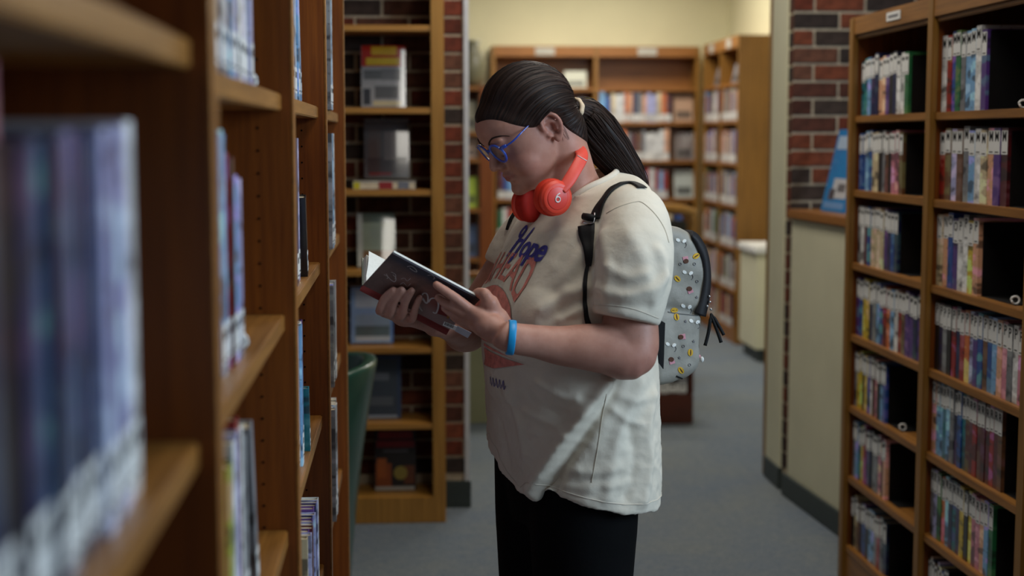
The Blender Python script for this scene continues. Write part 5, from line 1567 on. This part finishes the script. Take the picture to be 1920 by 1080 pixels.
# ================================================================== backpack
bpk = empty('backpack', W(-.17, 0, .965))
tag(bpk, 'small grey backpack with food print and black zip worn on the reader\'s back', 'backpack')
def bag_fabric():
    m, nt, b = new_mat('grey_bag_fabric')
    f = noise(nt, 14, 4, .6); g = noise(nt, 900, 2, .6)
    nt.links.new(ramp(nt, f, [(.3, lin((124, 120, 110))), (.7, lin((150, 146, 136)))]), b.inputs['Base Color'])
    b.inputs['Roughness'].default_value = .55
    ad = N(nt, 'ShaderNodeMath', operation='MULTIPLY_ADD'); nt.links.new(g, ad.inputs[0]); ad.inputs[1].default_value = .1; nt.links.new(noise(nt, 22, 4, .6), ad.inputs[2])
    bump(nt, b, ad.outputs[0], .35, .006)
    return m
M['bag'] = bag_fabric(); blk = plain('black_webbing', (10, 10, 12), .7, .3, .15, 300); blk2 = plain('black_zip_band', (30, 28, 30), .6, .3, .1, 80)
prof = catmull([Vector(p + (0,)) for p in ((-.110, .985), (-.122, .966), (-.160, .966), (-.205, .978), (-.222, .995), (-.226, 1.04), (-.229, 1.085), (-.237, 1.13), (-.240, 1.175), (-.232, 1.218), (-.210, 1.250), (-.175, 1.268), (-.140, 1.274), (-.118, 1.262), (-.105, 1.20), (-.105, 1.05))] + [Vector((-.110, .985, 0))], 5)[:-1]
pc = Vector((-.17, 1.115, 0))
def prof_ring(b, sc):
    return [W(pc.x + (p.x - pc.x) * sc, b, pc.y + (p.y - pc.y) * (sc * .6 + .4)) for p in prof]
bgm = MB().loft([prof_ring(b, sc) for b, sc in ((-.116, .80), (-.110, .92), (-.098, .985), (-.07, 1.0), (0, 1.02), (.07, 1.0), (.098, .985), (.110, .92), (.116, .80))])
bco_, bed_, bme_ = voxel(bgm, .004, 3, .5)
nb_ = normals(bme_)
set_co(bme_, bco_); nb_ = normals(bme_)
wv2 = np.array([mnoise.noise(Vector((p[0] * 26, p[1] * 26, p[2] * 17))) + .6 * mnoise.noise(Vector((p[0] * 50, p[1] * 50, p[2] * 36))) for p in bco_])
fold_ = .005 * np.exp(-((bco_[:, 2] - 1.112 + .15 * (bco_[:, 0] - .5)) / .010) ** 2)
bco_ = bco_ + nb_ * (wv2 * .0030 - fold_)[:, None]
set_co(bme_, bco_); bag_bvh = bvh_of(bme_)
bag = finish(bme_, 'bag_body', M['bag'], bpk)
def on_bag(px, py, off=.0):
    h = bag_bvh.ray_cast(CAM_P, ray(px, py).normalized())
    return None if h[0] is None else (h[0] + h[1] * off, h[1])
# black zip band along the outer edge of the main compartment
sel = [p for p in catmull([Vector(p + (0,)) for p in ((-.229, 1.094), (-.2375, 1.13), (-.2405, 1.175), (-.2325, 1.218), (-.214, 1.2475), (-.198, 1.2585))], 8)]
rgA = []
for i, p in enumerate(sel):
    inn = (pc - p).normalized(); w_in = .024 if i < 30 else .024 - .014 * (i - 30) / max(1, len(sel) - 31)
    q = p + inn * w_in; o_ = p - inn * .0035
    rgA.append([W(o_.x, -.10, o_.y), W(o_.x, .100, o_.y), W(o_.x * .9 + p.x * .1, .112, o_.y * .9 + p.y * .1), W((p + inn * .006).x, .1165, (p + inn * .006).y), W(q.x, .1195, q.y), W(q.x, .100, q.y), W((p + inn * .010).x, .090, (p + inn * .010).y), W((p + inn * .004).x, -.10, (p + inn * .004).y)])
wpart(MB().loft(rgA), 'zip_band', blk2, bpk)
# pocket seam and bottom piping
def bag_line(pxs, r_, name, mat):
    q = [on_bag(v.x, v.y, .0005) for v in catmull([Vector((x, y, 0)) for x, y in pxs], 8)]
    q = [x[0] for x in q if x is not None]
    if len(q) > 2: wpart(MB().tube(q, r_, 6), name, mat, bpk)
bag_line([(1252, 585), (1270, 588), (1290, 590), (1308, 592)], .0010, 'pocket_seam', plain('grey_piping', (96, 94, 90), .7))
bag_line([(1268, 705), (1286, 712), (1300, 714), (1309, 709)], .0016, 'bottom_piping', blk)
# printed motifs (thin patches lying on the fabric)
cwhite = plain('white_motif', (226, 224, 218), .7, .2); cyel = plain('yellow_motif', (206, 164, 52), .7, .2); cbrn = plain('brown_motif', (84, 54, 40), .7, .2); cpnk = plain('pink_motif', (200, 140, 150), .7, .2); cgry = plain('grey_motif', (104, 102, 104), .7, .2)
def patch(px, py, rx, ry, rot, mat, shape='oval', name='motif', lift=.0012):
    c = on_bag(px, py)
    if c is None: return
    vs = []
    if shape == 'oval': pts = [(rx * math.cos(a), ry * math.sin(a)) for a in [2 * math.pi * k / 14 for k in range(14)]]
    elif shape == 'box': pts = [(-rx, -ry), (rx, -ry), (rx * .8, ry), (-rx * .8, ry)]
    elif shape == 'half': pts = [(rx * math.cos(a), ry * math.sin(a)) for a in [math.pi * k / 10 for k in range(11)]]
    else: pts = [((rx if k % 2 == 0 else rx * .45) * math.cos(a), (rx if k % 2 == 0 else rx * .45) * math.sin(a)) for k, a in enumerate([2 * math.pi * k / 10 for k in range(10)])]
    top_, bot_ = [], []
    for x, y in pts:
        X = px + x * math.cos(rot) - y * math.sin(rot); Y_ = py - (x * math.sin(rot) + y * math.cos(rot))
        h = on_bag(X, Y_)
        if h is None: return
        top_.append(h[0] + h[1] * lift); bot_.append(h[0] - h[1] * .0008)
    wpart(MB().loft([bot_, top_]), name, mat, bpk, False)
def ringlet(px, py, r_, mat=None, a0=0, a1=360, th=.0006):
    pts = []
    for k in range(17):
        a = R(a0 + (a1 - a0) * k / 16); h = on_bag(px + r_ * math.cos(a), py - r_ * math.sin(a))
        if h is None: continue
        pts.append(h[0] + h[1] * .0006)
    if len(pts) > 3: wpart(MB().tube(pts, th, 5), 'motif', mat or cgry, bpk)
K1 = lambda x, y: (1220 + x / 6, 400 + y / 6); K2 = lambda x, y: (1220 + x / 6, 560 + y / 6)
for (x, y) in (K1(340, 330), K1(415, 690), K2(490, 280), K2(225, 540), K2(400, 110)):     # pale rounded shapes: two lobes and an outline
    patch(x - 6, y - 5, 4.2, 3.0, R(-30), cwhite); patch(x + 6, y - 3, 4.2, 3.0, R(35), cwhite); ringlet(x + 4, y + 4, 6, None, -60, 120)
for (x, y, r_) in (K1(510, 480) + (.6,), K2(265, 130) + (.1,), K2(290, 205) + (1.8,), K2(445, 605) + (1.55,), K2(340, 805) + (2.2,), K1(298, 735) + (2.3,)):
    patch(x, y, 6.8, 4.8, R(0) + r_, cyel); patch(x, y, 5.6, 1.0, r_, cbrn, lift=.0018)
for (x, y, r_) in (K1(392, 520) + (3.3,), K1(440, 865) + (.4,), K2(355, 428) + (1.7,), K2(235, 700) + (.3,)):
    patch(x, y, 5.2, 5.6, r_, cpnk, 'box'); patch(x + 3 * math.sin(-r_), y - 3 * math.cos(r_), 4.6, 4.4, 0, cbrn, lift=.0018)
for (x, y) in (K1(330, 570), K1(520, 765), K2(365, 535), K2(435, 745), K1(490, 570)): ringlet(x, y, 2.4)
for (x, y) in (K1(515, 945), K2(388, 255), K2(320, 665), K2(440, 880), K2(345, 938), K2(480, 480)): patch(x, y, 3.0, 3.0, .3, cgry, 'star')
# zip pulls and charm
zp = W(-.236, .118, 1.098)
for k, (x1, y1, x2, y2) in enumerate(((1332, 600, 1322, 648), (1336, 598, 1352, 642), (1339, 596, 1357, 628))):
    p0 = at(1333, 588, zp.y); p1 = at(x1, y1, zp.y - .004); p2 = at(x2, y2, zp.y - .006)
    wpart(MB().tube(catmull([p0, p1, lerp(p1, p2, .5) + Vector((.001, 0, -.001)), p2], 4), [.0022] * 4 + [.0034] * 8 + [.0036], 8), 'zip_pull', blk, bpk)
for (x, y) in ((1330, 556), (1331, 566), (1326, 574), (1333, 580)):
    p = at(x, y, zp.y); wpart(MB().ball(p, .0026, nu=10, nv=6), 'zip_slider', M['chrome'], bpk)
p = at(1316, 674, zp.y + .002)
wpart(MB().ball(p, .0042, .0040, .0058, nu=14, nv=8), 'charm', cwhite, bpk)
wpart(MB().ball(at(1310, 668, zp.y), .004, nu=12, nv=8), 'charm_bead', cpnk, bpk)

# straps lie on the shirt: sample the cloth, then widen
def strap(pxs, wpx, name, mat, lift=.0022, th=.0016, parent=None):
    c = [on_shirt(v.x, v.y) for v in catmull([Vector((x, y, 0)) for x, y in pxs], 6)]
    nrm = []
    P_ = []
    for v in catmull([Vector((x, y, 0)) for x, y in pxs], 6):
        h = sb.ray_cast(CAM_P, ray(v.x, v.y).normalized())
        if h[0] is None: continue
        P_.append(h[0]); nrm.append(h[1])
    for _ in range(3):
        nrm = [(nrm[max(i - 1, 0)] + nrm[i] * 2 + nrm[min(i + 1, len(nrm) - 1)]).normalized() for i in range(len(nrm))]
        P_ = [P_[0]] + [(P_[i - 1] + P_[i] * 2 + P_[i + 1]) / 4 for i in range(1, len(P_) - 1)] + [P_[-1]]
    rg = []
    m = len(P_)
    for i in range(m):
        t = (P_[min(i + 1, m - 1)] - P_[max(i - 1, 0)]).normalized(); n_ = nrm[i]; w = t.cross(n_).normalized()
        ww_ = float(np.interp(i / (m - 1), np.linspace(0, 1, len(wpx)), wpx)) / 1050 * .5
        b_ = []
        for x in (-1, -.5, 0, .5, 1):
            q = P_[i] + w * ww_ * x
            f = sb.find_nearest(q); qq = f[0] + n_ * lift if f[3] < .02 else q + n_ * lift
            b_.append(qq)
        rg.append(b_ + [q + n_ * th for q in reversed(b_)])
    return wpart(MB().loft(rg), name, mat, bpk)
strap([(1204, 354), (1198, 349), (1190, 345), (1178, 343), (1163, 346), (1148, 356), (1134, 373), (1124, 392), (1117, 412)], [22, 22, 20, 20, 22, 24, 24], 'shoulder_strap', blk)
strap([(1100, 424), (1101, 440), (1104, 465), (1105, 500)], [34, 32, 22, 11], 'strap_webbing', blk, .003)
strap([(1103, 496), (1098, 525), (1096, 560), (1098, 590), (1104, 612)], [7, 8, 8, 9, 12], 'strap_tail', blk, .003)
bk1 = on_shirt(1096, 409, .006); bk2 = on_shirt(1117, 413, .006)
wpart(MB().tube([bk1, lerp(bk1, bk2, .5), bk2], [.0062, .0070, .0062], 12), 'buckle_bar', blk, bpk)
rp = [on_shirt(x, y, .006) for x, y in ((1094, 421), (1105, 423), (1114, 421), (1117, 412), (1117, 402))]
wpart(MB().tube(catmull([r_ for r_ in rp if r_ is not None], 4), .0012, 8), 'buckle_ring', M['chrome'], bpk)
strap([(970, 395), (963, 405), (957, 418), (952, 432)], [14, 12, 10, 6], 'shoulder_strap', blk)
# lower strap end between the arm and the bag
wpart(MB().add([at(1232, 598, 2.73), at(1246, 606, 2.76), at(1243, 692, 2.78), at(1226, 668, 2.75)] + [v + Vector((.002, .004, 0)) for v in (at(1232, 598, 2.73), at(1246, 606, 2.76), at(1243, 692, 2.78), at(1226, 668, 2.75))],
      [(0, 1, 2, 3), (7, 6, 5, 4), (0, 4, 5, 1), (1, 5, 6, 2), (2, 6, 7, 3), (3, 7, 4, 0)]), 'lower_strap', blk, bpk, False)
